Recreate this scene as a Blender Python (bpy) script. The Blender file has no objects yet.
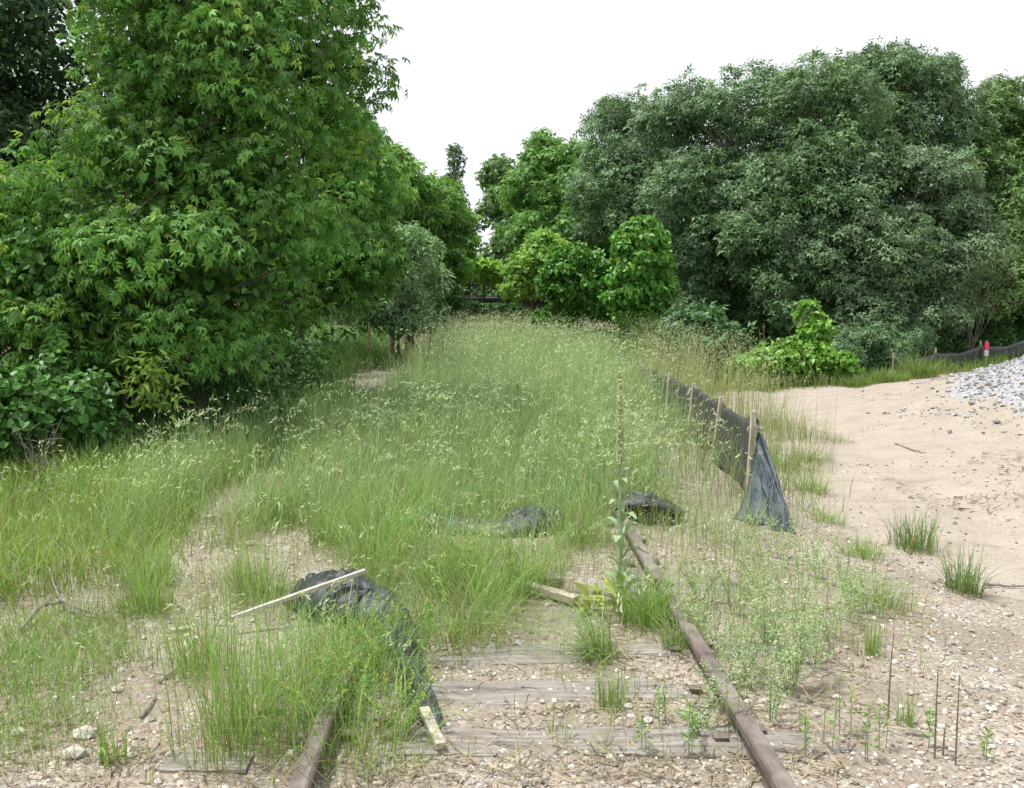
import bpy, math, random, zlib
import numpy as np
from mathutils import Matrix, Vector

random.seed(7)
rng = np.random.default_rng(7)
scene = bpy.context.scene
COL = scene.collection

# ------------------------------------------------------------------ camera, sky, sun, exposure
FPX = 1000.0
CAM_Z = 1.65
PITCH = math.atan(104 / FPX)
YAW = math.atan(24 / FPX)
cam_data = bpy.data.cameras.new("camera")
cam = bpy.data.objects.new("camera", cam_data)
COL.objects.link(cam)
cam.location = (0, 0, CAM_Z)
cam.rotation_euler = (math.pi / 2 - PITCH, 0, -YAW)
cam_data.sensor_width = 36.0
cam_data.lens = FPX / 1024 * 36.0
cam_data.clip_start = 0.05
cam_data.clip_end = 2000
scene.camera = cam

SUN_ELEV = math.radians(70)
SUN_FROM = math.radians(276)      # compass bearing the sun stands at, clockwise from +Y: to the left of the camera
world = bpy.data.worlds.new("World")
scene.world = world
world.use_nodes = True
nt = world.node_tree
nt.nodes.clear()
w_out = nt.nodes.new("ShaderNodeOutputWorld")
w_bg = nt.nodes.new("ShaderNodeBackground")
w_sky = nt.nodes.new("ShaderNodeTexSky")
w_sky.sky_type = 'NISHITA'
w_sky.sun_disc = False
w_sky.sun_elevation = SUN_ELEV
w_sky.sun_rotation = SUN_FROM
w_sky.dust_density = 3.0
w_mix = nt.nodes.new("ShaderNodeMixRGB")
w_mix.inputs[2].default_value = (6.7, 6.8, 7.1, 1)       # bright thin overcast
w_noise = nt.nodes.new("ShaderNodeTexNoise")
w_noise.inputs['Scale'].default_value = 2.0
w_noise.inputs['Detail'].default_value = 5
w_ramp = nt.nodes.new("ShaderNodeMapRange")
w_ramp.inputs[1].default_value = 0.3
w_ramp.inputs[2].default_value = 0.6
w_ramp.inputs[3].default_value = 0.86
w_ramp.inputs[4].default_value = 0.98
w_tc = nt.nodes.new("ShaderNodeTexCoord")
nt.links.new(w_tc.outputs['Generated'], w_noise.inputs['Vector'])
nt.links.new(w_noise.outputs['Fac'], w_ramp.inputs[0])
nt.links.new(w_ramp.outputs[0], w_mix.inputs[0])
nt.links.new(w_sky.outputs[0], w_mix.inputs[1])
nt.links.new(w_mix.outputs[0], w_bg.inputs['Color'])
w_bg.inputs['Strength'].default_value = 0.1
nt.links.new(w_bg.outputs[0], w_out.inputs['Surface'])

sun_data = bpy.data.lights.new("sun", 'SUN')
sun_data.energy = 3.2
sun_data.angle = math.radians(4)
sun_data.color = (1.0, 0.975, 0.93)
sun = bpy.data.objects.new("sun", sun_data)
COL.objects.link(sun)
sd = Vector((math.sin(SUN_FROM) * math.cos(SUN_ELEV), math.cos(SUN_FROM) * math.cos(SUN_ELEV), math.sin(SUN_ELEV)))
sun.rotation_euler = sd.to_track_quat('Z', 'Y').to_euler()
sun.location = (-6, -6, 14)

scene.view_settings.view_transform = 'Standard'
scene.view_settings.look = 'None'
scene.view_settings.gamma = 1.0
scene.view_settings.exposure = 0.72
scene.render.engine = 'CYCLES'
scene.cycles.use_denoising = True
scene.cycles.max_bounces = 8
scene.cycles.diffuse_bounces = 4
scene.cycles.glossy_bounces = 2
scene.cycles.transmission_bounces = 5

# ------------------------------------------------------------------ helpers
def _hash(ix, iy, s):
    n = (ix.astype(np.int64) * 374761393 + iy.astype(np.int64) * 668265263 + s * 974711) & 0x7fffffff
    n = ((n ^ (n >> 13)) * 1274126177) & 0x7fffffff
    n = n ^ (n >> 16)
    return (n & 0xffff) / 65535.0

def vnoise(x, y, s=0):
    x = np.asarray(x, float); y = np.asarray(y, float)
    ix = np.floor(x); iy = np.floor(y)
    fx = x - ix; fy = y - iy
    fx = fx * fx * (3 - 2 * fx); fy = fy * fy * (3 - 2 * fy)
    a = _hash(ix, iy, s); b = _hash(ix + 1, iy, s); c = _hash(ix, iy + 1, s); d = _hash(ix + 1, iy + 1, s)
    return (a * (1 - fx) + b * fx) * (1 - fy) + (c * (1 - fx) + d * fx) * fy

def fbm(x, y, s=0, o=3):
    t = 0; a = 0.5; f = 1.0
    for k in range(o):
        t = t + a * vnoise(np.asarray(x) * f, np.asarray(y) * f, s + k * 17)
        a *= 0.5; f *= 2.03
    return t / (1 - 0.5 ** o)

def S(t):
    t = np.clip(t, 0, 1)
    return t * t * (3 - 2 * t)

def mound(x, y):
    return np.exp(-(((x - 9.0) / 2.5) ** 2 + ((y - 12.6) / 3.6) ** 2))

def gh(x, y):
    """height of the ground"""
    x = np.asarray(x, float); y = np.asarray(y, float)
    z = -0.14 * S((x - 1.7) / 1.6) - 0.25 * S((-x - 3.0) / 2.2)
    z = z + 1.3 * mound(x, y)
    z = z + 0.35 * S((x - 6) / 8) * S((y - 12) / 10)
    near = np.exp(-np.maximum(np.hypot(x, y) - 40, 0) / 20)
    z = z + ((fbm(x * 0.9, y * 0.9, 3) - 0.5) * 0.05 + (vnoise(x * 5, y * 5, 9) - 0.5) * 0.016) * near
    z = z - 0.045 * np.exp(-((x - 3.9 - 0.12 * (y - 8)) / 0.22) ** 2) * S((y - 4) / 2)
    z = z - 0.045 * np.exp(-((x - 5.5 - 0.12 * (y - 8)) / 0.22) ** 2) * S((y - 4) / 2)
    return z

cp, sp_, ca, sa = math.cos(PITCH), math.sin(PITCH), math.cos(YAW), math.sin(YAW)
FWD = np.array([sa * cp, ca * cp, -sp_])
RGT = np.array([ca, -sa, 0.0])
UPV = np.cross(RGT, FWD)

def ray(px, py):
    return FWD + RGT * ((px - 512) / FPX) + UPV * ((394 - py) / FPX)

def at(px, py, Y):
    """the point seen at that place of the photograph, Y metres ahead"""
    d = ray(px, py)
    return np.array([0, 0, CAM_Z]) + d * (Y / d[1])

def gp(px, py):
    """the ground point seen at that place of the photograph"""
    d = ray(px, py); z = 0.0
    for _ in range(8):
        t = (z - CAM_Z) / d[2]
        p = np.array([0, 0, CAM_Z]) + d * t
        z = float(gh(p[0], p[1]))
    return np.array([p[0], p[1], z])

def unit(v):
    v = np.asarray(v, float)
    return v / np.maximum(np.linalg.norm(v, axis=-1, keepdims=True), 1e-9)

class MB:
    """collects vertices, faces and colours for ONE mesh object"""
    def __init__(self):
        self.v = []; self.c = []; self.f = []; self.n = 0
    def add(self, v, faces, c=None):
        v = np.asarray(v, float).reshape(-1, 3)
        self.v.append(v)
        if c is None: c = (1, 1, 1)
        c = np.asarray(c, float)
        if c.ndim == 1: c = np.tile(c, (len(v), 1))
        self.c.append(c)
        for fa in (faces if isinstance(faces, list) else [faces]):
            self.f.append(np.asarray(fa, np.int64) + self.n)
        self.n += len(v)
        return self
    def mesh(self, name, mats, smooth=False):
        me = bpy.data.meshes.new(name)
        v = np.concatenate(self.v).astype(np.float32); c = np.concatenate(self.c).astype(np.float32)
        me.vertices.add(len(v)); me.vertices.foreach_set('co', v.ravel())
        loops = np.concatenate([f.ravel() for f in self.f]).astype(np.int32)
        tot = np.concatenate([np.full(len(f), f.shape[1]) for f in self.f]).astype(np.int32)
        start = np.concatenate([[0], np.cumsum(tot)[:-1]]).astype(np.int32)
        me.loops.add(len(loops)); me.loops.foreach_set('vertex_index', loops)
        me.polygons.add(len(tot))
        me.polygons.foreach_set('loop_start', start)
        me.polygons.foreach_set('loop_total', tot)
        me.polygons.foreach_set('use_smooth', np.full(len(tot), smooth, dtype=bool))
        at_ = me.attributes.new('Col', 'FLOAT_COLOR', 'POINT')
        at_.data.foreach_set('color', np.concatenate([c, np.ones((len(c), 1), np.float32)], 1).ravel())
        me.update(calc_edges=True)
        for m in (mats if isinstance(mats, (list, tuple)) else [mats]): me.materials.append(m)
        return me
    def build(self, name, mats, parent=None, smooth=False, loc=None):
        if loc is not None:
            self.v = [a - np.asarray(loc) for a in self.v]
        o = bpy.data.objects.new(name, self.mesh(name, mats, smooth))
        COL.objects.link(o)
        if loc is not None: o.location = loc
        if parent is not None: o.parent = parent
        return o

def tag(o, label=None, cat=None, group=None, kind=None):
    if label: o['label'] = label
    if cat: o['category'] = cat
    if group: o['group'] = group
    if kind: o['kind'] = kind
    return o

def thing(name, loc, label, cat, group=None, rz=0.0):
    o = bpy.data.objects.new(name, None)
    o.empty_display_size = 0.2
    COL.objects.link(o)
    o.location = tuple(float(k) for k in loc); o.rotation_euler = (0, 0, rz)
    return tag(o, label, cat, group)

def copy_tree(src, parent=None):
    c = src.copy(); COL.objects.link(c); c.parent = parent
    for ch in list(src.children): copy_tree(ch, c)
    return c

def tube(mb, pts, rad, sides=6, c=(1, 1, 1), cap=True):
    pts = np.asarray(pts, float); n = len(pts)
    rad = np.broadcast_to(np.asarray(rad, float), (n,))
    t = unit(np.gradient(pts, axis=0))
    ref = np.array([0, 0, 1.0]) if abs(t[:, 2]).mean() < 0.8 else np.array([0, 1.0, 0.13])
    a = unit(np.cross(t, ref)); b = np.cross(t, a)
    ang = np.linspace(0, 2 * math.pi, sides, endpoint=False)
    ring = (a[:, None] * np.cos(ang)[None, :, None] + b[:, None] * np.sin(ang)[None, :, None]) * rad[:, None, None]
    v = (pts[:, None] + ring).reshape(-1, 3)
    i = np.arange(n - 1)[:, None] * sides; k = np.arange(sides)[None, :]; k2 = (k + 1) % sides
    q = np.stack([i + k, i + k2, i + sides + k2, i + sides + k], -1).reshape(-1, 4)
    faces = [q]
    if cap: faces += [np.arange(sides)[::-1][None], (np.arange(sides) + (n - 1) * sides)[None]]
    mb.add(v, faces, c)

def bezier(p0, p1, p2, n=8):
    t = np.linspace(0, 1, n)[:, None]
    return (1 - t) ** 2 * np.asarray(p0) + 2 * t * (1 - t) * np.asarray(p1) + t ** 2 * np.asarray(p2)

def inst(mb, tv, tf, pos, X, Y, Z, scale, col, shade=None):
    """many copies of a small shape into one mesh: X, Y, Z are each copy's axes"""
    tv = np.asarray(tv, float); n = len(pos); k = len(tv)
    scale = np.broadcast_to(np.asarray(scale, float), (n,))
    v = (tv[None, :, 0:1] * X[:, None] + tv[None, :, 1:2] * Y[:, None] + tv[None, :, 2:3] * Z[:, None]) * scale[:, None, None] + pos[:, None]
    c = np.repeat(np.asarray(col, float)[:, None], k, 1)
    if shade is not None: c = c * np.asarray(shade)[None, :, None]
    off = (np.arange(n) * k)[:, None, None]
    faces = [(np.asarray(f)[None] + off).reshape(-1, np.asarray(f).shape[1]) for f in tf]
    mb.add(v.reshape(-1, 3), faces, c.reshape(-1, 3))

def frames(nrm, tan):
    Z = unit(nrm); Yv = tan - (tan * Z).sum(-1, keepdims=True) * Z
    Yv = unit(Yv); X = np.cross(Yv, Z)
    return X, Yv, Z

def rdir(n):
    return unit(rng.normal(size=(n, 3)))

# ------------------------------------------------------------------ materials
def new_mat(name):
    m = bpy.data.materials.new(name); m.use_nodes = True
    n = m.node_tree.nodes; n.clear()
    out = n.new('ShaderNodeOutputMaterial'); b = n.new('ShaderNodeBsdfPrincipled')
    m.node_tree.links.new(b.outputs[0], out.inputs['Surface'])
    return m, n, m.node_tree.links, b, out

def leaf_mat(name, rough=0.55, transl=0.35, spec=0.35, noise=0.25, nscale=30):
    m, n, L, b, out = new_mat(name)
    at_ = n.new('ShaderNodeAttribute'); at_.attribute_name = 'Col'
    tc = n.new('ShaderNodeTexCoord'); no = n.new('ShaderNodeTexNoise'); no.inputs['Scale'].default_value = nscale
    L.new(tc.outputs['Object'], no.inputs['Vector'])
    mr = n.new('ShaderNodeMapRange'); mr.inputs[1].default_value = 0.3; mr.inputs[2].default_value = 0.7
    mr.inputs[3].default_value = 1 - noise; mr.inputs[4].default_value = 1 + noise
    L.new(no.outputs['Fac'], mr.inputs[0])
    mx = n.new('ShaderNodeMixRGB'); mx.blend_type = 'MULTIPLY'; mx.inputs[0].default_value = 1
    L.new(at_.outputs['Color'], mx.inputs[1]); L.new(mr.outputs[0], mx.inputs[2])
    L.new(mx.outputs[0], b.inputs['Base Color'])
    b.inputs['Roughness'].default_value = rough
    b.inputs['Specular IOR Level'].default_value = spec
    t = n.new('ShaderNodeBsdfTranslucent')
    tm = n.new('ShaderNodeMixRGB'); tm.blend_type = 'MULTIPLY'; tm.inputs[0].default_value = 1
    tm.inputs[2].default_value = (1.25, 1.2, 0.6, 1)
    L.new(mx.outputs[0], tm.inputs[1]); L.new(tm.outputs[0], t.inputs['Color'])
    ms = n.new('ShaderNodeMixShader'); ms.inputs[0].default_value = transl
    L.new(b.outputs[0], ms.inputs[1]); L.new(t.outputs[0], ms.inputs[2]); L.new(ms.outputs[0], out.inputs['Surface'])
    return m

def grain_mat(name, c1, c2, scale=(4, 40, 40), rough=0.85, bump=0.4, c3=None, c3amt=0.5, attr=False, dist=0.01):
    """two-tone grained surface; scale stretches the grain; c3 is a blotch colour"""
    m, n, L, b, out = new_mat(name)
    tc = n.new('ShaderNodeTexCoord'); mp = n.new('ShaderNodeMapping'); mp.inputs['Scale'].default_value = scale
    L.new(tc.outputs['Object'], mp.inputs['Vector'])
    no = n.new('ShaderNodeTexNoise'); no.inputs['Scale'].default_value = 1.0; no.inputs['Detail'].default_value = 6; no.inputs['Roughness'].default_value = 0.65
    L.new(mp.outputs[0], no.inputs['Vector'])
    cr = n.new('ShaderNodeValToRGB')
    cr.color_ramp.elements[0].position = 0.32; cr.color_ramp.elements[0].color = (*c1, 1)
    cr.color_ramp.elements[1].position = 0.68; cr.color_ramp.elements[1].color = (*c2, 1)
    L.new(no.outputs['Fac'], cr.inputs['Fac'])
    last = cr.outputs[0]
    if c3 is not None:
        n2 = n.new('ShaderNodeTexNoise'); n2.inputs['Scale'].default_value = 5; n2.inputs['Detail'].default_value = 5
        L.new(tc.outputs['Object'], n2.inputs['Vector'])
        r2 = n.new('ShaderNodeMapRange'); r2.inputs[1].default_value = 0.5; r2.inputs[2].default_value = 0.7; r2.inputs[4].default_value = c3amt
        L.new(n2.outputs['Fac'], r2.inputs[0])
        mx = n.new('ShaderNodeMixRGB'); mx.inputs[2].default_value = (*c3, 1)
        L.new(r2.outputs[0], mx.inputs[0]); L.new(last, mx.inputs[1]); last = mx.outputs[0]
    if attr:
        a_ = n.new('ShaderNodeAttribute'); a_.attribute_name = 'Col'
        mm = n.new('ShaderNodeMixRGB'); mm.blend_type = 'MULTIPLY'; mm.inputs[0].default_value = 1
        L.new(last, mm.inputs[1]); L.new(a_.outputs['Color'], mm.inputs[2]); last = mm.outputs[0]
    L.new(last, b.inputs['Base Color'])
    b.inputs['Roughness'].default_value = rough
    bp = n.new('ShaderNodeBump'); bp.inputs['Strength'].default_value = bump; bp.inputs['Distance'].default_value = dist
    L.new(no.outputs['Fac'], bp.inputs['Height']); L.new(bp.outputs[0], b.inputs['Normal'])
    return m

M = {}
M['grass'] = leaf_mat('grass blades', 0.45, 0.42, 0.3, 0.12, 3)
M['seed'] = leaf_mat('grass seed heads', 0.7, 0.3, 0.2, 0.15, 9)
M['boxelder'] = leaf_mat('boxelder leaf', 0.5, 0.38, 0.3, 0.2, 20)
M['vine'] = leaf_mat('vine leaf', 0.42, 0.3, 0.35, 0.2, 20)
M['oak'] = leaf_mat('oak leaf', 0.5, 0.25, 0.3, 0.2, 12)
M['weed'] = leaf_mat('weed leaf', 0.6, 0.3, 0.25, 0.15, 20)
M['mullein'] = leaf_mat('woolly mullein leaf', 0.9, 0.2, 0.1, 0.15, 30)
M['bark'] = grain_mat('bark', (0.055, 0.045, 0.035), (0.17, 0.15, 0.125), (14, 14, 2.5), 0.9, 0.8, (0.12, 0.14, 0.09), 0.4)
M['stem'] = grain_mat('dry stem', (0.6, 0.6, 0.6), (1, 1, 1), (30, 30, 6), 0.8, 0.3, attr=True)
M['deadwood'] = grain_mat('dead wood', (0.10, 0.085, 0.075), (0.3, 0.27, 0.24), (20, 20, 20), 0.9, 0.7)
M['tie'] = grain_mat('weathered tie wood', (0.13, 0.115, 0.10), (0.40, 0.37, 0.335), (2.2, 55, 40), 0.92, 1.0, (0.2, 0.16, 0.12), 0.5, dist=0.012)
M['stake'] = grain_mat('weathered stake wood', (0.33, 0.28, 0.21), (0.62, 0.56, 0.46), (50, 50, 5), 0.85, 0.5, (0.36, 0.31, 0.25), 0.5)
M['paintedstake'] = grain_mat('chalky white stake', (0.32, 0.285, 0.235), (0.60, 0.565, 0.495), (14, 60, 60), 0.85, 0.6, (0.30, 0.24, 0.18), 0.75)
M['rust'] = grain_mat('rusted rail steel', (0.085, 0.068, 0.058), (0.20, 0.165, 0.142), (30, 6, 30), 0.78, 0.35, (0.29, 0.255, 0.235), 0.7)
M['blacksteel'] = grain_mat('blackened steel', (0.01, 0.01, 0.011), (0.03, 0.03, 0.032), (6, 6, 6), 0.6, 0.2)
M['flag'] = grain_mat('pink flagging', (0.8, 0.04, 0.16), (0.9, 0.08, 0.22), (6, 6, 6), 0.6, 0.1)
M['white'] = grain_mat('white tape', (0.7, 0.7, 0.7), (0.82, 0.82, 0.82), (6, 6, 6), 0.6, 0.1)

def fabric_mat(name, c1, c2, rough, alpha_blue=None, thin=0.0):
    m, n, L, b, out = new_mat(name)
    tc = n.new('ShaderNodeTexCoord')
    no = n.new('ShaderNodeTexNoise'); no.inputs['Scale'].default_value = 9; no.inputs['Detail'].default_value = 6
    L.new(tc.outputs['Object'], no.inputs['Vector'])
    cr = n.new('ShaderNodeValToRGB')
    cr.color_ramp.elements[0].position = 0.35; cr.color_ramp.elements[0].color = (*c1, 1)
    cr.color_ramp.elements[1].position = 0.72; cr.color_ramp.elements[1].color = (*c2, 1)
    L.new(no.outputs['Fac'], cr.inputs['Fac']); L.new(cr.outputs[0], b.inputs['Base Color'])
    b.inputs['Roughness'].default_value = rough
    b.inputs['Specular IOR Level'].default_value = 0.55
    wv = n.new('ShaderNodeTexVoronoi'); wv.inputs['Scale'].default_value = 260
    L.new(tc.outputs['Object'], wv.inputs['Vector'])
    n3 = n.new('ShaderNodeTexNoise'); n3.inputs['Scale'].default_value = 22; n3.inputs['Detail'].default_value = 4
    L.new(tc.outputs['Object'], n3.inputs['Vector'])
    ad = n.new('ShaderNodeMath'); ad.operation = 'MULTIPLY_ADD'; ad.inputs[1].default_value = 0.15
    L.new(wv.outputs['Distance'], ad.inputs[0]); L.new(n3.outputs['Fac'], ad.inputs[2])
    bp = n.new('ShaderNodeBump'); bp.inputs['Strength'].default_value = 0.5; bp.inputs['Distance'].default_value = 0.02
    L.new(ad.outputs[0], bp.inputs['Height']); L.new(bp.outputs[0], b.inputs['Normal'])
    if thin > 0:
        t = n.new('ShaderNodeBsdfTransparent'); t.inputs[0].default_value = (0.8, 0.85, 0.95, 1)
        ms = n.new('ShaderNodeMixShader'); ms.inputs[0].default_value = thin
        L.new(b.outputs[0], ms.inputs[1]); L.new(t.outputs[0], ms.inputs[2]); L.new(ms.outputs[0], out.inputs['Surface'])
    return m
M['fabric'] = fabric_mat('black silt fabric', (0.012, 0.013, 0.017), (0.055, 0.064, 0.08), 0.34)  # blue-grey second tint puts the sky's sheen into the colour
M['fabricdull'] = fabric_mat('dusty silt fabric', (0.04, 0.046, 0.042), (0.075, 0.082, 0.074), 0.75)
M['fabricthin'] = fabric_mat('loose silt fabric', (0.03, 0.042, 0.062), (0.09, 0.115, 0.155), 0.36, thin=0.3)

def ground_mat():
    m, n, L, b, out = new_mat('ground')
    tc = n.new('ShaderNodeTexCoord')
    a = n.new('ShaderNodeAttribute'); a.attribute_name = 'Col'      # r sand, g humus, b grey stone
    sep = n.new('ShaderNodeSeparateColor'); L.new(a.outputs['Color'], sep.inputs[0])
    def vor(scale, feature='F1'):
        v = n.new('ShaderNodeTexVoronoi'); v.inputs['Scale'].default_value = scale; v.feature = feature
        L.new(tc.outputs['Object'], v.inputs['Vector']); return v
    def noise(scale, d=5):
        v = n.new('ShaderNodeTexNoise'); v.inputs['Scale'].default_value = scale; v.inputs['Detail'].default_value = d
        L.new(tc.outputs['Object'], v.inputs['Vector']); return v
    def mix(f, c1, c2, bt='MIX'):
        x = n.new('ShaderNodeMixRGB'); x.blend_type = bt
        for k, s in ((0, f), (1, c1), (2, c2)):
            if isinstance(s, (int, float)): x.inputs[k].default_value = s
            elif isinstance(s, tuple): x.inputs[k].default_value = (*s, 1)
            else: L.new(s, x.inputs[k])
        return x.outputs[0]
    def rng_(s, a0, a1, b0, b1):
        r = n.new('ShaderNodeMapRange'); L.new(s, r.inputs[0])
        for k, q in zip((1, 2, 3, 4), (a0, a1, b0, b1)): r.inputs[k].default_value = q
        return r.outputs[0]
    v1 = vor(42); v2 = vor(95)
    ramp = n.new('ShaderNodeValToRGB')
    els = ramp.color_ramp.elements
    els[0].position = 0; els[0].color = (0.25, 0.21, 0.17, 1)
    els[1].position = 1; els[1].color = (0.52, 0.47, 0.40, 1)
    for p, c in ((0.25, (0.34, 0.285, 0.23)), (0.45, (0.39, 0.32, 0.255)), (0.6, (0.30, 0.275, 0.24)), (0.8, (0.38, 0.345, 0.295))):
        e = els.new(p); e.color = (*c, 1)
    sc = n.new('ShaderNodeSeparateColor'); L.new(v1.outputs['Color'], sc.inputs[0]); L.new(sc.outputs[0], ramp.inputs['Fac'])
    big = noise(1.6)
    grav = mix(rng_(big.outputs['Fac'], 0.4, 0.62, 0.0, 0.85), ramp.outputs[0], (0.25, 0.213, 0.168))
    # sand
    nf = noise(60, 4); nm = noise(3.0, 6)
    sand = mix(rng_(nm.outputs['Fac'], 0.35, 0.68, 0, 1), (0.405, 0.352, 0.297), (0.325, 0.277, 0.23))
    sand = mix(rng_(nf.outputs['Fac'], 0.3, 0.7, 0, 0.35), sand, (0.27, 0.225, 0.175))
    sc2 = n.new('ShaderNodeSeparateColor'); L.new(v2.outputs['Color'], sc2.inputs[0])
    mpz = n.new('ShaderNodeMapping'); mpz.inputs['Scale'].default_value = (0.5, 2.6, 1); L.new(tc.outputs['Object'], mpz.inputs['Vector'])
    nst = n.new('ShaderNodeTexNoise'); nst.inputs['Scale'].default_value = 1.1; nst.inputs['Detail'].default_value = 9; nst.inputs['Roughness'].default_value = 0.72
    L.new(mpz.outputs[0], nst.inputs['Vector'])
    sand = mix(rng_(nst.outputs['Fac'], 0.57, 0.66, 0, 0.55), sand, (0.23, 0.185, 0.14))
    sand = mix(rng_(sc2.outputs[1], 0.86, 0.93, 0, 0.8), sand, (0.44, 0.40, 0.35))
    sand = mix(rng_(sc2.outputs[2], 0.88, 0.95, 0, 0.6), sand, (0.2, 0.165, 0.13))
    # humus with straw litter
    nh = noise(26, 6)
    hum = mix(rng_(nh.outputs['Fac'], 0.35, 0.65, 0, 1), (0.055, 0.042, 0.028), (0.21, 0.17, 0.105))
    ngr = noise(7, 6)
    grey = mix(rng_(sc.outputs[1], 0, 1, 0, 1), (0.25, 0.25, 0.26), (0.43, 0.43, 0.44))
    def edge(s):       # attribute mask with a ragged edge
        ad = n.new('ShaderNodeMath'); ad.operation = 'ADD'
        L.new(s, ad.inputs[0]); L.new(rng_(ngr.outputs['Fac'], 0.25, 0.75, -0.33, 0.33), ad.inputs[1])
        return rng_(ad.outputs[0], 0.38, 0.62, 0, 1)
    c = mix(edge(sep.outputs[0]), grav, sand)
    c = mix(edge(sep.outputs[1]), c, hum)
    c = mix(edge(sep.outputs[2]), c, grey)
    L.new(c, b.inputs['Base Color'])
    b.inputs['Roughness'].default_value = 0.95; b.inputs['Specular IOR Level'].default_value = 0.15
    st = rng_(v1.outputs['Distance'], 0.0, 0.7, 1.0, 0.0)
    mh = n.new('ShaderNodeMath'); mh.operation = 'MULTIPLY_ADD'; L.new(nf.outputs['Fac'], mh.inputs[0]); mh.inputs[1].default_value = 0.6
    fl = n.new('ShaderNodeMath'); fl.operation = 'MULTIPLY'; L.new(st, fl.inputs[0]); L.new(rng_(sep.outputs[0], 0.2, 0.8, 1.0, 0.12), fl.inputs[1])
    L.new(fl.outputs[0], mh.inputs[2])
    bp = n.new('ShaderNodeBump'); bp.inputs['Strength'].default_value = 0.7; bp.inputs['Distance'].default_value = 0.02
    L.new(mh.outputs[0], bp.inputs['Height']); L.new(bp.outputs[0], b.inputs['Normal'])
    return m
M['ground'] = ground_mat()
def stone_mat():
    m, n, L, b, out = new_mat('ballast stone')
    a = n.new('ShaderNodeAttribute'); a.attribute_name = 'Col'
    tc = n.new('ShaderNodeTexCoord'); no = n.new('ShaderNodeTexNoise'); no.inputs['Scale'].default_value = 60; no.inputs['Detail'].default_value = 4
    L.new(tc.outputs['Object'], no.inputs['Vector'])
    mr = n.new('ShaderNodeMapRange'); mr.inputs[1].default_value = 0.3; mr.inputs[2].default_value = 0.7; mr.inputs[3].default_value = 0.78; mr.inputs[4].default_value = 1.18
    L.new(no.outputs['Fac'], mr.inputs[0])
    mx = n.new('ShaderNodeMixRGB'); mx.blend_type = 'MULTIPLY'; mx.inputs[0].default_value = 1
    L.new(a.outputs['Color'], mx.inputs[1]); L.new(mr.outputs[0], mx.inputs[2]); L.new(mx.outputs[0], b.inputs['Base Color'])
    b.inputs['Roughness'].default_value = 0.9; b.inputs['Specular IOR Level'].default_value = 0.2
    return m
M['stone'] = stone_mat()

# ------------------------------------------------------------------ ground
def sand_mask(x, y):
    s = S((x - 2.0 - 0.3 * fbm(y * 0.6, x * 0.3, 21)) / 0.9) * S((y - 4.2 - 0.9 * (3.4 - x)) / 2.2)
    return s * (1 - S((y - (17.2 + 0.45 * (x - 4.5))) / 1.0))
def hum_mask(x, y):
    h = S((-x - 2.6 - 1.2 * (fbm(y * 0.35, x * 0.2, 5) - .5)) / 1.1) * S((y - 3.4) / 2)
    h = np.maximum(h, 0.75 * S((y - 6.2) / 2.5) * (1 - S((x - 1.4) / 0.6)) * (0.6 + 0.5 * fbm(x, y, 8)))
    h = np.maximum(h, S((y - (17.0 + 0.45 * (x - 4.5))) / 1.0))
    path = np.exp(-((x + 1.9) / 0.33) ** 2) * (1 - S((y - 8.5) / 1.0)) + np.exp(-(((x + 1.95) / 0.75) ** 2 + ((y - 19) / 2.6) ** 2)) * 1.2
    h = h * (1 - np.clip(path, 0, 1))
    return h
def grey_mask(x, y):
    m = mound(x, y)
    return S((m - 0.2 - 0.25 * (fbm(x * 1.2, y * 1.2, 31) - 0.5)) / 0.25)

def axis_pts(lo, hi, d0, grow, far):
    p = list(np.arange(lo, hi + 1e-6, d0)); d = d0
    while p[-1] < far: d *= grow; p.append(p[-1] + d)
    d = d0
    q = [lo]
    while q[-1] > -far: d *= grow; q.append(q[-1] - d)
    return np.array(q[:0:-1] + p)
gx = axis_pts(-6, 11, 0.11, 1.15, 600); gy = axis_pts(1.5, 19, 0.11, 1.15, 600)
GX, GY = np.meshgrid(gx, gy)
gv = np.stack([GX, GY, gh(GX, GY)], -1).reshape(-1, 3)
nx, ny = len(gx), len(gy)
ii = (np.arange(ny - 1)[:, None] * nx + np.arange(nx - 1)[None]).ravel()
gq = np.stack([ii, ii + 1, ii + nx + 1, ii + nx], -1)
gc = np.stack([sand_mask(GX, GY), hum_mask(GX, GY), grey_mask(GX, GY)], -1).reshape(-1, 3)
tag(MB().add(gv, gq, gc).build('ground', M['ground'], smooth=True), kind='structure')

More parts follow.
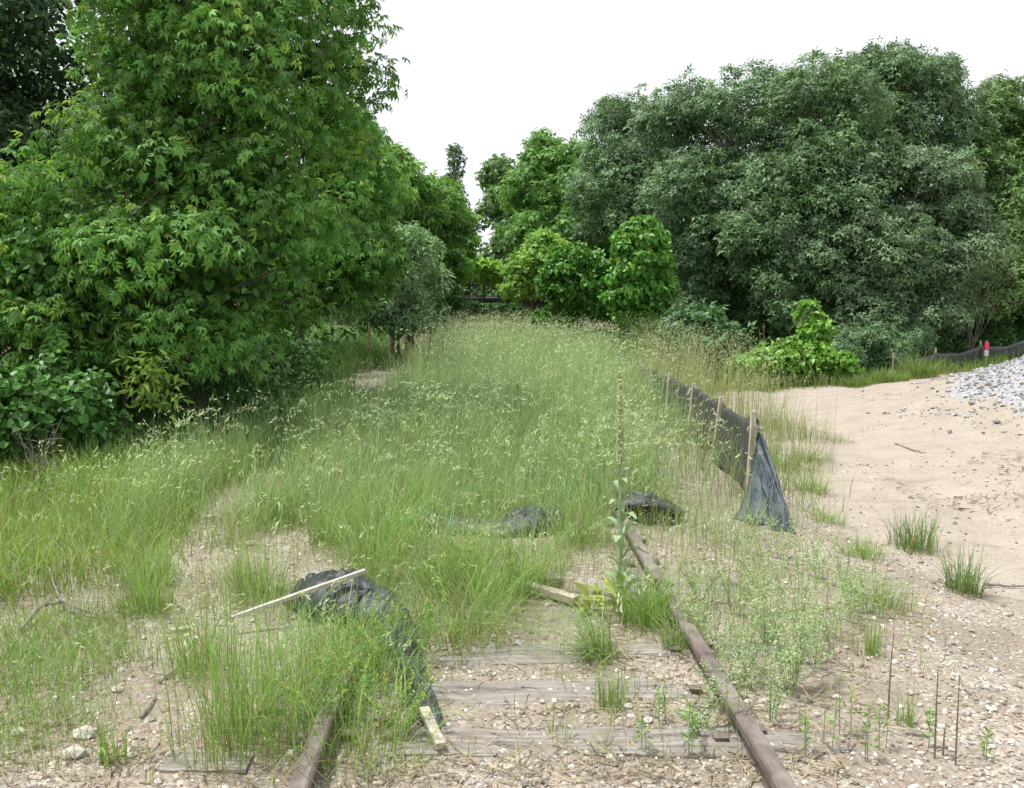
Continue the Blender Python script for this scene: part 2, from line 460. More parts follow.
# ------------------------------------------------------------------ track: ties and rails
RAIL_L, RAIL_R = -0.595, 0.925
tie_rows = [2.65, 3.1, 3.52, 3.97, 4.42, 4.9, 5.4, 5.85, 6.35, 6.85]
tie_labels = ['', '', 'nearest of the grey weathered ties, split and mostly bare between the rails',
    'long grey tie whose broken end sticks out beyond the right rail', 'grey tie with pale bare stretch left of the thin grass tuft',
    'half buried tie crossing below the leaning grass clump', 'half buried tie just in front of the broken yellow board',
    'grey tie piece showing behind the broken yellow board', 'tie mostly hidden by grass before the black fabric strip', 'tie under the black fabric strip across the track']
for k, ty in enumerate(tie_rows):
    if k < 2: continue
    ln = 2.62; w = 0.23; d = 0.17
    nxs, nys = 40, 7
    u = np.linspace(-ln / 2, ln / 2, nxs); q = np.linspace(-w / 2, w / 2, nys)
    U, Q = np.meshgrid(u, q)
    groove = -0.022 * (np.abs(Q * 40 + 3 * (fbm(U * 1.3 + k * 9, U * 0, k) - 0.5) + k % 2) < 0.55) * (fbm(U * 2, U * 0 + 4, k + 5) > 0.42)
    z = (fbm(U * 3, Q * 30, 40 + k) - 0.5) * 0.03 + groove
    rim = np.maximum(np.abs(Q) / (w / 2), 0)
    z -= 0.02 * rim ** 4 * (0.4 + fbm(U * 4, Q * 0, 60 + k))
    endw = np.clip((np.abs(U) - ln / 2 + 0.14) / 0.14, 0, 1)
    z += (fbm(U * 1.3 + k * 3.7, U * 0, 90 + k, 2) - .5) * .07
    z -= endw * 0.05 * fbm(U * 9, Q * 25, 70 + k)
    yy = Q * (1 + 0.12 * (fbm(U * 2.5, Q * 0 + np.sign(Q), 80 + k) - 0.5))
    top = np.stack([U + endw * (fbm(Q * 30, U * 0, k) - .5) * 0.12 * np.sign(U), yy, z], -1)
    bot = top.copy(); bot[..., 2] = -d
    v = np.concatenate([top.reshape(-1, 3), bot.reshape(-1, 3)])
    i2 = (np.arange(nys - 1)[:, None] * nxs + np.arange(nxs - 1)[None]).ravel()
    fa = [np.stack([i2, i2 + 1, i2 + nxs + 1, i2 + nxs], -1)]
    nb = nxs * nys
    loop = list(range(nxs)) + [r * nxs + nxs - 1 for r in range(1, nys)] + list(range(nb - 2, nb - nxs - 1, -1)) + [r * nxs for r in range(nys - 2, 0, -1)]
    loop = np.array(loop); l2 = np.roll(loop, -1)
    fa.append(np.stack([l2, loop, loop + nb, l2 + nb], -1))
    o = MB().add(v, fa).build('railroad_tie', M['tie'])
    o.location = (0.166 + 0.05 * math.sin(k * 5), ty, (0.014 if k < 5 else -0.004) + 0.008 * math.sin(k * 3.1) + float(gh(0.17, ty)) * 0.5)
    o.rotation_euler = (0, 0.004 * math.sin(k), 0.012 * math.sin(k * 2.3))
    tag(o, tie_labels[k], 'railroad tie', 'ties of the old track')

def rail(x, label, y0=2.2, y1=30):
    prof = np.array([(-.07, 0), (.07, 0), (.07, .012), (.012, .028), (.010, .115), (.032, .124), (.032, .150), (.025, .158),
                     (-.025, .158), (-.032, .150), (-.032, .124), (-.010, .115), (-.012, .028), (-.07, .012)])
    ys = np.arange(y0, y1, 0.25); n = len(ys); k = len(prof)
    off = (vnoise(ys * 0.35, ys * 0 + x, 3) - 0.5) * 0.035
    zz = (vnoise(ys * 0.3, ys * 0 + x * 7, 5) - 0.5) * 0.012 - 0.05 - (0.095 * S((ys - 3.75) / 0.7) if x < 0 else 0)
    v = np.stack([x + off[:, None] + prof[None, :, 0], np.repeat(ys[:, None], k, 1), zz[:, None] + prof[None, :, 1]], -1).reshape(-1, 3)
    i = np.arange(n - 1)[:, None] * k; j = np.arange(k)[None]; j2 = (j + 1) % k
    f = [np.stack([i + j, i + j2, i + k + j2, i + k + j], -1).reshape(-1, 4), np.arange(k)[None], (np.arange(k)[::-1] + (n - 1) * k)[None]]
    root = thing('rail', (x, 3.5, 0), label, 'rail', 'rails of the old track')
    mb = MB().add(v - np.array([x, 3.5, 0]), f)
    mb.build('rail_bar', M['rust'], root)
    for ty in tie_rows[2:]:
        for s in (-1, 1):
            sb = MB()
            w = np.array([(a * .018, b_ * .016, c_ - .025) for c_ in (0, .03) for a, b_ in ((-1, -1), (1, -1), (1, 1), (-1, 1))]) 
            w[4:, :2] *= 1.5
            w += np.array([s * 0.078, ty - 3.5 + 0.03 * s, 0.025])
            sb.add(w, np.array([(0, 1, 2, 3), (7, 6, 5, 4), (0, 4, 5, 1), (1, 5, 6, 2), (2, 6, 7, 3), (3, 7, 4, 0)]))
            sb.build('spike', M['rust'], root)
    return root
rail(RAIL_L, 'rusty left rail, mostly swallowed by grass and black fabric')
rail(RAIL_R, 'rusty right rail running bare from the bottom edge to the folded black fabric')

# ------------------------------------------------------------------ gravel
def ico():
    t = (1 + 5 ** .5) / 2
    v = unit(np.array([(-1, t, 0), (1, t, 0), (-1, -t, 0), (1, -t, 0), (0, -1, t), (0, 1, t), (0, -1, -t), (0, 1, -t), (t, 0, -1), (t, 0, 1), (-t, 0, -1), (-t, 0, 1)], float))
    f = np.array([(0, 11, 5), (0, 5, 1), (0, 1, 7), (0, 7, 10), (0, 10, 11), (1, 5, 9), (5, 11, 4), (11, 10, 2), (10, 7, 6), (7, 1, 8), (3, 9, 4), (3, 4, 2), (3, 2, 6), (3, 6, 8), (3, 8, 9), (4, 9, 5), (2, 4, 11), (6, 2, 10), (8, 6, 7), (9, 8, 1)])
    return v, f
ICO_V, ICO_F = ico()
OCT_V = np.array([(1, 0, 0), (-1, 0, 0), (0, 1, 0), (0, -1, 0), (0, 0, 1), (0, 0, -1)], float)
OCT_F = np.array([(0, 2, 4), (2, 1, 4), (1, 3, 4), (3, 0, 4), (2, 0, 5), (1, 2, 5), (3, 1, 5), (0, 3, 5)])
STONE_COL = np.array([(0.36, 0.31, 0.25), (0.42, 0.345, 0.275), (0.32, 0.295, 0.265), (0.48, 0.45, 0.40), (0.28, 0.23, 0.18), (0.40, 0.38, 0.35), (0.56, 0.53, 0.48), (0.22, 0.195, 0.17)])
def pebbles(mb, x, y, size, cols, ico_=True, sink=0.3):
    n = len(x)
    tv, tf = (ICO_V, ICO_F) if ico_ else (OCT_V, OCT_F)
    k = len(tv)
    a = rng.uniform(0, 2 * math.pi, n); tl = rng.normal(0, 0.25, (n, 2))
    Z = unit(np.stack([tl[:, 0], tl[:, 1], np.ones(n)], -1)); T = np.stack([np.cos(a), np.sin(a), np.zeros(n)], -1)
    X, Yv, Z = frames(Z, T)
    sx = rng.uniform(0.65, 1.0, n)[:, None]; sz = rng.uniform(0.45, 0.75, n)[:, None]
    jit = rng.uniform(0.75, 1.2, (n, k, 1))
    v = (tv[None, :, 0:1] * (X * sx)[:, None] + tv[None, :, 1:2] * Yv[:, None] + tv[None, :, 2:3] * (Z * sz)[:, None]) * jit * size[:, None, None]
    z = gh(x, y) + size * sz[:, 0] * (1 - 2 * sink) 
    v = v + np.stack([x, y, z], -1)[:, None]
    mb.add(v.reshape(-1, 3), (tf[None] + (np.arange(n) * k)[:, None, None]).reshape(-1, 3), np.repeat(cols, k, 0))

def ballast_density(x, y):
    d = (1 - sand_mask(x, y)) * (1 - 0.85 * hum_mask(x, y)) * (1 - S((y - 9) / 6) * 0.7)
    return d
mb = MB()
n = 26000
yb = 2.9 + 5.8 * rng.random(n) ** 1.6; xb = (rng.random(n) - 0.5) * 1.12 * yb + 0.03 * yb
keep = (rng.random(n) < ballast_density(xb, yb) * (0.15 + 1.25 * S((fbm(xb * 1.5, yb * 1.5, 77) - .3) / .35))) & (xb > -5)
xb, yb = xb[keep], yb[keep]
sz = np.clip(rng.lognormal(math.log(0.0068), 0.45, len(xb)), 0.003, 0.022)
cc = STONE_COL[rng.integers(0, len(STONE_COL), len(xb))] * rng.uniform(0.9, 1.3, (len(xb), 1))
near = yb < 4.4
pebbles(mb, xb[near], yb[near], sz[near], cc[near], True)
pebbles(mb, xb[~near], yb[~near], sz[~near] * 1.15, cc[~near], False)
# scattered stones on the sand
n = 9000
xs = rng.uniform(2, 9, n); ys = rng.uniform(4.5, 17, n)
k_ = (rng.random(n) < 0.5 * S((fbm(xs * 0.8, ys * 0.8, 12) - 0.42) / 0.25)) & (sand_mask(xs, ys) > 0.3)
xs, ys = xs[k_], ys[k_]
pebbles(mb, xs, ys, np.clip(rng.lognormal(math.log(0.011), 0.4, len(xs)), .005, .03), STONE_COL[rng.integers(0, 8, len(xs))] * rng.uniform(.8, 1.1, (len(xs), 1)), False)
tag(mb.build('ballast_gravel', M['stone'], smooth=False), 'tan and pinkish ballast gravel between the ties and along the track', 'gravel', kind='stuff')
mb = MB()
n = 26000
xs = rng.uniform(4.5, 12, n); ys = rng.uniform(8, 19, n)
k_ = rng.random(n) < np.clip(grey_mask(xs, ys) * 0.9 + 0.5 * S((mound(xs, ys) - 0.06) / 0.2) * (fbm(xs * 2, ys * 2, 91) > 0.55), 0, 1)
xs, ys = xs[k_], ys[k_]
gcol = np.where(rng.random((len(xs), 1)) < 0.8, np.array([[0.36, 0.365, 0.38]]), np.array([[0.34, 0.28, 0.22]])) * rng.uniform(0.55, 1.3, (len(xs), 1))
pebbles(mb, xs, ys, np.clip(rng.lognormal(math.log(0.018), 0.45, len(xs)), .008, .055), gcol, False, 0.2)
tag(mb.build('grey_gravel', M['stone']), 'heap of pale grey crushed stone at the right edge of the sandy track', 'gravel', kind='stuff')

# ------------------------------------------------------------------ grass
def blades(mb, x, y, h, w, lean, az, c0, c1, seg=3, z0=None):
    """tapering bent blades; c0 colour at the foot, c1 at the tip"""
    n = len(x)
    h = np.broadcast_to(h, (n,)).astype(float); w = np.broadcast_to(w, (n,)).astype(float); lean = np.broadcast_to(lean, (n,)).astype(float)
    wa = az + math.pi / 2 + rng.normal(0, 0.7, n)
    wd = np.stack([np.cos(wa), np.sin(wa), np.zeros(n)], -1)
    ld = np.stack([np.cos(az), np.sin(az), np.zeros(n)], -1)
    base = np.stack([x, y, (gh(x, y) if z0 is None else z0) - 0.01], -1)
    vs = []; cs = []
    for s in range(seg + 1):
        t = s / seg
        p = base + ld * (h * lean * t ** 1.9)[:, None]
        p[:, 2] += h * (t - 0.42 * np.minimum(lean, 1.4) * t ** 2.4)
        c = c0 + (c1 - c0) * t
        if s < seg:
            hw = (w * 0.5 * (1 - t ** 1.6 * 0.75))[:, None]
            vs += [p - wd * hw, p + wd * hw]; cs += [c, c]
        else:
            vs.append(p); cs.append(c)
    k = 2 * seg + 1
    v = np.stack(vs, 1).reshape(-1, 3); c = np.stack(cs, 1).reshape(-1, 3)
    o = (np.arange(n) * k)[:, None]
    q = np.concatenate([o + np.array([2 * s, 2 * s + 1, 2 * s + 3, 2 * s + 2]) for s in range(seg - 1)]) if seg > 1 else np.zeros((0, 4), int)
    tr = o + np.array([2 * seg - 2, 2 * seg - 1, 2 * seg])
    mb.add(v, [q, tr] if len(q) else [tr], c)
    tip = base + ld * (h * lean)[:, None]; tip[:, 2] += h * (1 - 0.42 * np.minimum(lean, 1.4))
    return tip, ld

def gcols(n, a, b, var=0.18, straw=0.1, strawc=(0.36, 0.30, 0.16)):
    """foot and tip colours of n blades, between the two given tints"""
    f = rng.random((n, 1)); br = 1 + rng.normal(0, var, (n, 1)).clip(-.45, .6)
    tip = (np.array(a) * (1 - f) + np.array(b) * f) * br
    s = rng.random((n, 1)) < straw
    tip = np.where(s, np.array(strawc) * br, tip)
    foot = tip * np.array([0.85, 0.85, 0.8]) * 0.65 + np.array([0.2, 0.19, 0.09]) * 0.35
    return foot, tip

SEED_V = np.array([(0, 0, 0), (.28, .4, .06), (0, 1, 0), (-.28, .4, .06)])
SEED_F = [np.array([(0, 1, 2, 3)])]
def seed_heads(mb, tip, ld, ln, per, colr, droop=0.5, wide=1.0):
    """a loose drooping spike of spikelets at each stem tip"""
    n = len(tip)
    for k in range(per):
        t = k / max(per - 1, 1)
        d = unit(ld * (droop * (0.4 + t)) + np.array([0, 0, 0.9 - droop * 1.1 * t]) + rng.normal(0, 0.14, (n, 3)))
        p = tip + (unit(ld * droop * (0.5 + 0.5 * t) + np.array([0, 0, 0.8 - 0.8 * droop * t]))) * (ln * t)[:, None] + rng.normal(0, 0.004, (n, 3))
        X, Yv, Z = frames(rdir(n), d)
        thin = rng.uniform(.6, 1.2, n)
        tv = SEED_V * np.array([wide * .5, 1, 1])
        inst(mb, tv, SEED_F, p, X, Yv, Z, ln * 0.36 * rng.uniform(.7, 1.2, n), colr * rng.uniform(.85, 1.15, (n, 1)))

G_PALE = ((0.23, 0.43, 0.18), (0.40, 0.58, 0.34))
G_FRESH = ((0.19, 0.39, 0.09), (0.34, 0.52, 0.19))
G_DEEP = ((0.08, 0.22, 0.06), (0.15, 0.31, 0.09))  # deep green grass, with the left trees' shade partly put into its colour
SEEDC = np.array([0.47, 0.56, 0.34])

_holes = [(gp(*p)[:2], r) for p, r in (((536, 545), .2), ((536, 562), .17), ((456, 534), .11), ((400, 534), .11), ((335, 600), .2), ((335, 622), .18))]
def holes(x, y):
    d = 1.0
    for p, r in _holes: d = d * (1 - .92 * np.exp(-(((x - p[0]) / r) ** 2 + ((y - p[1]) / r) ** 2) ** 2))
    return d
def path_bare(x, y):
    p = np.exp(-((x + np.minimum(1.4 + 0.2 * (y - 4), 2.0) + 0.08 * np.sin(y * 1.3)) / 0.28) ** 2) * (1 - S((y - 8.6) / 1.0))
    p = np.maximum(p, np.exp(-(((x + 1.95) / 0.6) ** 2 + ((y - 19) / 2.4) ** 2)) * 1.3)
    return np.clip(p, 0, 1)
def meadow_d(x, y):
    d = S((y - 6.0 - 1.3 * (fbm(x * 1.4, y * 0.4, 51) - 0.5) - 0.6 * S((x - 0.3) / 0.9)) / 1.0)
    d = d * S((x + 3.0 - 1.45 * S((y - 8.5) / 2.5)) / 0.6) * (1 - S((x - 1.95 - .4 * S((y - 10.5) / 3)) / 0.3))
    d = d * (1 - 0.8 * path_bare(x, y))
    d = d * (1 - 0.8 * S((x - 1.0 - .3 * fbm(y, x, 50)) / 0.35) * (1 - S((y - 11.5) / 2.5)))
    d = d * (1 - 0.7 * np.exp(-((x + 1.9) / 0.25) ** 2) * (1 - S((y - 9) / 2)))
    return d * (0.45 + 0.75 * fbm(x * 1.6, y * 1.6, 52)) * holes(x, y)

def scatter(n, x0, x1, y0, y1, dens, py=1.0):
    y = y0 + (y1 - y0) * rng.random(n) ** py; x = rng.uniform(x0, x1, n)
    k = rng.random(n) < dens(x, y)
    return x[k], y[k]

WIND = 0.35      # heads lean towards the right
mb = MB(); ms = MB()
for (n, y0, y1, wd, seg) in ((62000, 5.6, 12, 0.0045, 3), (62000, 12, 29, 0.0085, 2)):
    x, y = scatter(n, -3.3, 2.6, y0, y1, meadow_d)
    k = len(x)
    hh = (0.35 + 0.44 * S((y - 5.8) / 5.0)) * rng.uniform(0.55, 1.2, k) * (0.75 + 0.5 * fbm(x * 0.7, y * 0.7, 53))
    fo, ti = gcols(k, *G_PALE, straw=0.14)
    blades(mb, x, y, hh, wd * rng.uniform(.6, 1.3, k), np.abs(rng.normal(0.35, 0.28, k)), rng.uniform(0, 2 * math.pi, k), fo, ti, seg)
for (n, y0, y1, wd, per, sl) in ((5200, 6.6, 12, 0.0026, 6, 0.85), (9500, 12, 29, 0.0045, 3, 1.2)):
    x, y = scatter(n, -2.9, 2.2, y0, y1, lambda a, b: meadow_d(a, b) * (0.3 + 1.1 * S((fbm(a * 0.55, b * 0.4, 54) - 0.3) / 0.3)))
    k = len(x)
    hh = (0.52 + 0.46 * S((y - 6) / 6.0)) * rng.uniform(0.72, 1.18, k)
    fo, ti = gcols(k, (0.36, 0.49, 0.24), (0.5, 0.60, 0.38), straw=0.12, strawc=(0.42, 0.36, 0.2))
    az = rng.normal(WIND, 1.1, k)
    tip, ld = blades(ms, x, y, hh, wd, np.abs(rng.normal(0.3, 0.17, k)), az, fo, ti, 3)
    seed_heads(ms, tip, ld, 0.115 * sl * rng.uniform(.7, 1.3, k), per, np.tile(SEEDC, (k, 1)), 0.75)
x, y = scatter(9000, -2.9, 2.2, 6.0, 24, lambda a, b: meadow_d(a, b) * (.2 + S((fbm(a * .8, b * .6, 55) - .4) / .2)))
k = len(x); fo, ti = gcols(k, (0.25, 0.42, 0.14), (0.42, 0.53, 0.26), straw=0.25, strawc=(.44, .38, .24))
blades(mb, x, y, rng.uniform(.55, .95, k) * (.75 + .25 * S((y - 6) / 5)), 0.0028 * (1 + S((y - 9) / 8)), np.abs(rng.normal(.3, .25, k)), rng.normal(WIND, 1.5, k), fo, ti, 3)
tag(mb.build('meadow_grass', M['grass']), 'dense pale green tall grass covering the old track bed', 'grass', kind='stuff')
tag(ms.build('seeding_grass', M['seed']), 'cream seed heads nodding over the tall grass of the track bed', 'grass', kind='stuff')

# lush verge on the left, up to the trees
def verge_d(x, y):
    edge = -2.35 - 0.15 * np.sin(y * 0.9) - 0.9 * (1 - S((y - 4.6) / 1.2)) + 0.85 * S((y - 9) / 2)
    d = (1 - S((x - edge) / 0.5)) * S((x + 5.4) / 0.5) * S((y - 4.5) / 0.7)
    d = d * (1 - 0.55 * S((fbm(x * 1.3, y * 1.3, 57) - 0.55) / 0.12) * (1 - S((y - 8) / 2)))
    return d * (0.5 + 0.7 * fbm(x * 2, y * 2, 58)) * (1 - 0.97 * np.clip(np.exp(-(((x + 1.95) / 0.65) ** 2 + ((y - 19) / 3.0) ** 2)) * 1.5, 0, 1))
mb = MB()
for (n, y0, y1, wd, seg) in ((36000, 4.4, 10, 0.0055, 3), (26000, 10, 27, 0.010, 2)):
    x, y = scatter(n, -5.6, -1.0, y0, y1, verge_d, 1.1)
    k = len(x)
    deep = S((y - 9.0 - 1.5 * (fbm(x, y, 73) - .5)) / 2.0)[:, None] * S((-x - 1.65) / 0.5)[:, None]  # taller deep green band; tree shade is also painted into it
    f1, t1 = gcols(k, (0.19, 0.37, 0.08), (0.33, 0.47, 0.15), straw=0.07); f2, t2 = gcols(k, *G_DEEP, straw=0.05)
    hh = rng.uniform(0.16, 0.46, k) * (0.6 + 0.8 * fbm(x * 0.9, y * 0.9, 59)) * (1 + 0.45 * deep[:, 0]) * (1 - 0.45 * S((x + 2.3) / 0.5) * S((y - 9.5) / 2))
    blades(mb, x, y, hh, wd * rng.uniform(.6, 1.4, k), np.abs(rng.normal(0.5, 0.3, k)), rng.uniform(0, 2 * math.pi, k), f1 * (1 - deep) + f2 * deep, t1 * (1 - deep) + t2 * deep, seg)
x, y = scatter(140, -4.2, -1.9, 4.8, 7.2, lambda a, b: verge_d(a, b) * (1 - .85 * S((b - 9) / 2)))
k = len(x); fo, ti = gcols(k, (0.24, 0.33, 0.11), (0.36, 0.42, 0.18))
tip, ld = blades(mb, x, y, rng.uniform(.4, .68, k), 0.003, np.abs(rng.normal(.35, .2, k)), rng.normal(0, 1.2, k), fo, ti, 3)
seed_heads(mb, tip, ld, 0.11 * rng.uniform(.7, 1.3, k), 5, np.tile(SEEDC, (k, 1)), 0.7)
tag(mb.build('verge_grass', M['grass']), 'lush green grass along the foot of the left trees', 'grass', kind='stuff')

# short sparse turf at bottom left
def turf_d(x, y):
    p1 = gp(45, 655); p2 = gp(20, 735)
    d = np.exp(-(((x - p1[0]) / 0.42) ** 2 + ((y - p1[1]) / 0.45) ** 2)) * 1.8 + 0.7 * np.exp(-(((x - p2[0]) / 0.3) ** 2 + ((y - p2[1]) / 0.25) ** 2))
    d = d + 0.13 * S((fbm(x * 2, y * 2, 61) - 0.45) / 0.15)
    return np.clip(d, 0, 1) * (1 - S((x + 0.9) / 0.3)) * (1 - 0.6 * path_bare(x, y))
mb = MB()
x, y = scatter(48000, -3.6, -0.6, 3.2, 5.8, turf_d)
k = len(x); fo, ti = gcols(k, (0.15, 0.33, 0.07), (0.29, 0.45, 0.14), straw=0.08)
blades(mb, x, y, rng.uniform(.05, .16, k), 0.003, np.abs(rng.normal(.6, .35, k)), rng.uniform(0, 6.28, k), fo, ti, 2)
tag(mb.build('short_grass', M['grass']), 'short fine turf on the stony ground at bottom left', 'grass', kind='stuff')

# grass on both sides of the silt fence, taller beyond it
def bank_d(x, y):
    xc = 2.45 + 0.05 * np.maximum(y - 8, 0)
    d = np.exp(-((x - xc) / (0.22 + 0.02 * (y - 6))) ** 2) * S((y - 7.0) / 1.5)
    return np.clip(d, 0, 1) * (0.5 + 0.7 * fbm(x * 2, y * 1.2, 63))
mb = MB()
x, y = scatter(30000, 1.6, 5.4, 6.2, 24, bank_d)
k = len(x); fo, ti = gcols(k, (0.19, 0.36, 0.11), (0.34, 0.46, 0.19), straw=0.1)
blades(mb, x, y, rng.uniform(.18, .6, k) * (0.5 + 0.55 * S((y - 7) / 4)), 0.006, np.abs(rng.normal(.35, .25, k)), rng.uniform(0, 6.28, k), fo, ti, 3)
x, y = scatter(9000, 2.2, 5.2, 9.5, 22, lambda a, b: bank_d(a - .15, b))
k = len(x); fo, ti = gcols(k, (0.33, 0.42, 0.2), (0.46, 0.5, 0.3), straw=0.2)
tip, ld = blades(mb, x, y, rng.uniform(.75, 1.25, k), 0.005, np.abs(rng.normal(.16, .12, k)), rng.normal(.3, 1.2, k), fo, ti, 3)
seed_heads(mb, tip, ld, 0.09 * rng.uniform(.7, 1.3, k), 3, np.tile(SEEDC * .95, (k, 1)), 0.35, 0.8)
tag(mb.build('bank_grass', M['grass']), 'tall grass lining the back of the black silt fence', 'grass', kind='stuff')

# grass strip between the sandy track and the right trees
def strip_d(x, y):
    t = y - (17.2 + 0.45 * (x - 4.5))
    return (1 - .6 * S((x - 10) / 1.5)) * S((t + 0.25) / 0.35) * (1 - S((t - 0.9) / 0.8)) * (0.35 + 0.9 * fbm(x * 1.2, y * 1.2, 66))
mb = MB()
x, y = scatter(26000, 3.2, 15, 15.8, 24, strip_d)
k = len(x); fo, ti = gcols(k, (0.13, 0.27, 0.06), (0.23, 0.36, 0.10), straw=0.05)
blades(mb, x, y, rng.uniform(.12, .42, k) * (0.5 + 1.0 * fbm(x * .8, y * .8, 67)), 0.012, np.abs(rng.normal(.4, .3, k)), rng.uniform(0, 6.28, k), fo, ti, 2)
tag(mb.build('roadside_grass', M['grass']), 'green grass strip between the sandy track and the right trees', 'grass', kind='stuff')

# wispy grass scattered over the ballast of the old track
def wispy_d(x, y):
    left = S((x + 2.6) / 0.5) * (1 - S((x - 0.25) / 0.5))
    d = left * (0.10 + 1.15 * S((fbm(x * 1.7, y * 1.7, 71) - 0.40) / 0.18)) * (1 - 0.85 * path_bare(x, y))
    d = d * (0.30 + 0.70 * S((y - 4.0) / 1.6)) * (1 - 0.75 * np.exp(-((x - 0.1) / 0.42) ** 2) * (1 - S((y - 5.6) / .6)))
    d = d + 0.34 * np.exp(-((x - 1.35) / .45) ** 2) * S((y - 3.9) / .6) + 0.14 * S((x - 0.2) / 0.3) * (1 - S((x - 2.6) / 0.5)) * S((fbm(x * 2.6, y * 2.6, 72) - 0.5) / 0.12) 
    return np.clip(d, 0, 1) * (1 - S((y - 7.0) / 0.8)) * holes(x, y)
mb = MB()
x, y = scatter(46000, -2.8, 2.4, 3.25, 7.4, wispy_d)
k = len(x); fo, ti = gcols(k, (0.22, 0.40, 0.11), (0.37, 0.52, 0.22), straw=0.10)
blades(mb, x, y, rng.uniform(.10, .36, k) * (0.7 + 0.5 * S((y - 4) / 2)), 0.0028 * rng.uniform(.7, 1.4, k), np.abs(rng.normal(.5, .35, k)), rng.uniform(0, 6.283, k), fo, ti, 3)
x, y = scatter(900, -2.6, 1.2, 3.5, 7.4, wispy_d)
k = len(x); fo, ti = gcols(k, (0.26, 0.34, 0.12), (0.36, 0.42, 0.18))
tip, ld = blades(mb, x, y, rng.uniform(.3, .55, k), 0.0022, np.abs(rng.normal(.35, .2, k)), rng.normal(WIND, 1.2, k), fo, ti, 4)
seed_heads(mb, tip, ld, 0.09 * rng.uniform(.7, 1.3, k), 6, np.tile(SEEDC, (k, 1)), 0.7)
n_ = 9000
y = 3.2 + 6 * rng.random(n_) ** 1.4; x = rng.uniform(-.6, .42, n_) * y
q_ = rng.random(n_) < 0.25 + 0.75 * S((fbm(x * 1.5, y * 1.5, 75) - .42) / .15)
x, y = x[q_], y[q_]; k = len(x); a = rng.uniform(0, 6.283, k)
lb_ = MB()
p_ = np.stack([x, y, gh(x, y) + rng.uniform(.004, .02, k)], -1)
X, Yv, Z = frames(unit(np.stack([rng.normal(0, .3, k), rng.normal(0, .3, k), np.ones(k)], -1)), np.stack([np.cos(a), np.sin(a), np.zeros(k)], -1))
inst(lb_, np.array([(-.03, 0, 0), (.03, .02, 0), (.02, 1, .05)]), [np.array([(0, 1, 2)])], p_, X, Yv, Z, rng.uniform(.03, .16, k), np.array([.42, .36, .25]) * rng.uniform(.4, 1.15, (k, 1)))
tag(lb_.build('straw_litter', M['seed']), 'dead straw and bits of dry grass lying on the ground', 'straw', kind='stuff')
tag(mb.build('wispy_grass', M['grass']), 'thin wispy grass coming up through the ballast of the old track', 'grass', kind='stuff')

# ------------------------------------------------------------------ grass clumps one can tell apart
def clump_mesh(r, h, n, w=0.0036, cols=G_FRESH, lean=0.4, az0=None, heads=0, straw=0.08, seg=4):
    mb = MB(); n = int(n * 1.35)
    ns = int(n * .3); rs_ = r * 1.9 * rng.random(ns) ** .6; as_ = rng.uniform(0, 6.283, ns)
    fo, ti = gcols(ns, (.40, .34, .2), (.3, .36, .14), straw=.3)
    blades(mb, rs_ * np.cos(as_), rs_ * np.sin(as_), h * rng.uniform(.15, .4, ns), w, rng.uniform(.9, 1.9, ns), as_ + rng.normal(0, .9, ns), fo, ti, 3, np.zeros(ns))
    rr = r * 1.25 * rng.random(n) ** .75; a = rng.uniform(0, 6.283, n)
    x = rr * np.cos(a); y = rr * np.sin(a)
    az = a + rng.normal(0, 0.7, n) if az0 is None else rng.normal(az0, 0.6, n)
    fo, ti = gcols(n, *cols, straw=straw)
    z0 = np.zeros(n)
    blades(mb, x, y, h * rng.uniform(.3, 1.12, n), w * rng.uniform(.6, 1.3, n), np.abs(rng.normal(lean * 1.15, lean * .75, n)), az, fo, ti, seg, z0)
    heads = (heads + 2) // 3
    if heads:
        a = rng.uniform(0, 6.283, heads); x = r * .7 * np.cos(a) * rng.random(heads); y = r * .7 * np.sin(a) * rng.random(heads)
        fo, ti = gcols(heads, (0.26, 0.34, 0.12), (0.36, 0.42, 0.18))
        tip, ld = blades(mb, x, y, h * rng.uniform(.9, 1.25, heads), 0.003, np.abs(rng.normal(.4, .2, heads)), a, fo, ti, 4, np.zeros(heads))
        seed_heads(mb, tip, ld, 0.08 * rng.uniform(.7, 1.3, heads), 6, np.tile(SEEDC, (heads, 1)), 0.8)
    return mb
def clump(px, py, r, h, n, label, group=None, name='grass_clump', cat='grass clump', **kw):
    p = gp(px, py)
    o = clump_mesh(r, h, n, **kw).build(name, M['grass'])
    o.location = p
    return tag(o, label, cat, group)

GC = 'grass clumps growing through the ballast'
clump(232, 752, .17, .72, 150, 'tall thin grass clump at the bottom, left of the rail end', GC, lean=.3, heads=7)
clump(268, 742, .17, .60, 120, 'grass clump against the outer side of the left rail', GC, lean=.35, heads=5)
clump(300, 700, .2, .42, 150, 'bright grass clump over the left rail, in front of the black tail of fabric', GC, lean=.5, heads=3)
clump(352, 752, .24, .36, 280, 'broad low clump inside the left rail at the bottom edge', GC, lean=.55, heads=3)
clump(385, 690, .16, .40, 110, 'bright clump hiding part of the trailing black strip', GC, lean=.55, heads=5)
clump(342, 684, .11, .30, 130, 'small clump straddling the left rail between fabric and bare rail end', GC, lean=.5)
clump(326, 722, .09, .24, 70, 'thin low clump over the left rail near the bottom edge', GC, lean=.5)
clump(350, 648, .17, .34, 150, 'clump over the left rail right before the crumpled fabric', GC, lean=.5, heads=2)
clump(345, 672, .2, .38, 170, 'clump before the crumpled black fabric, under the white stake', GC, lean=.45, heads=4)
clump(462, 640, .2, .46, 260, 'wide grass clump spilling over the trailing fabric from the right', GC, lean=.6, heads=8)
clump(478, 602, .22, .5, 280, 'wide seeding clump left of the broken yellow board', GC, lean=.55, heads=10)
clump(430, 585, .2, .5, 220, 'seeding clump right behind the crumpled fabric', GC, lean=.5, heads=9)
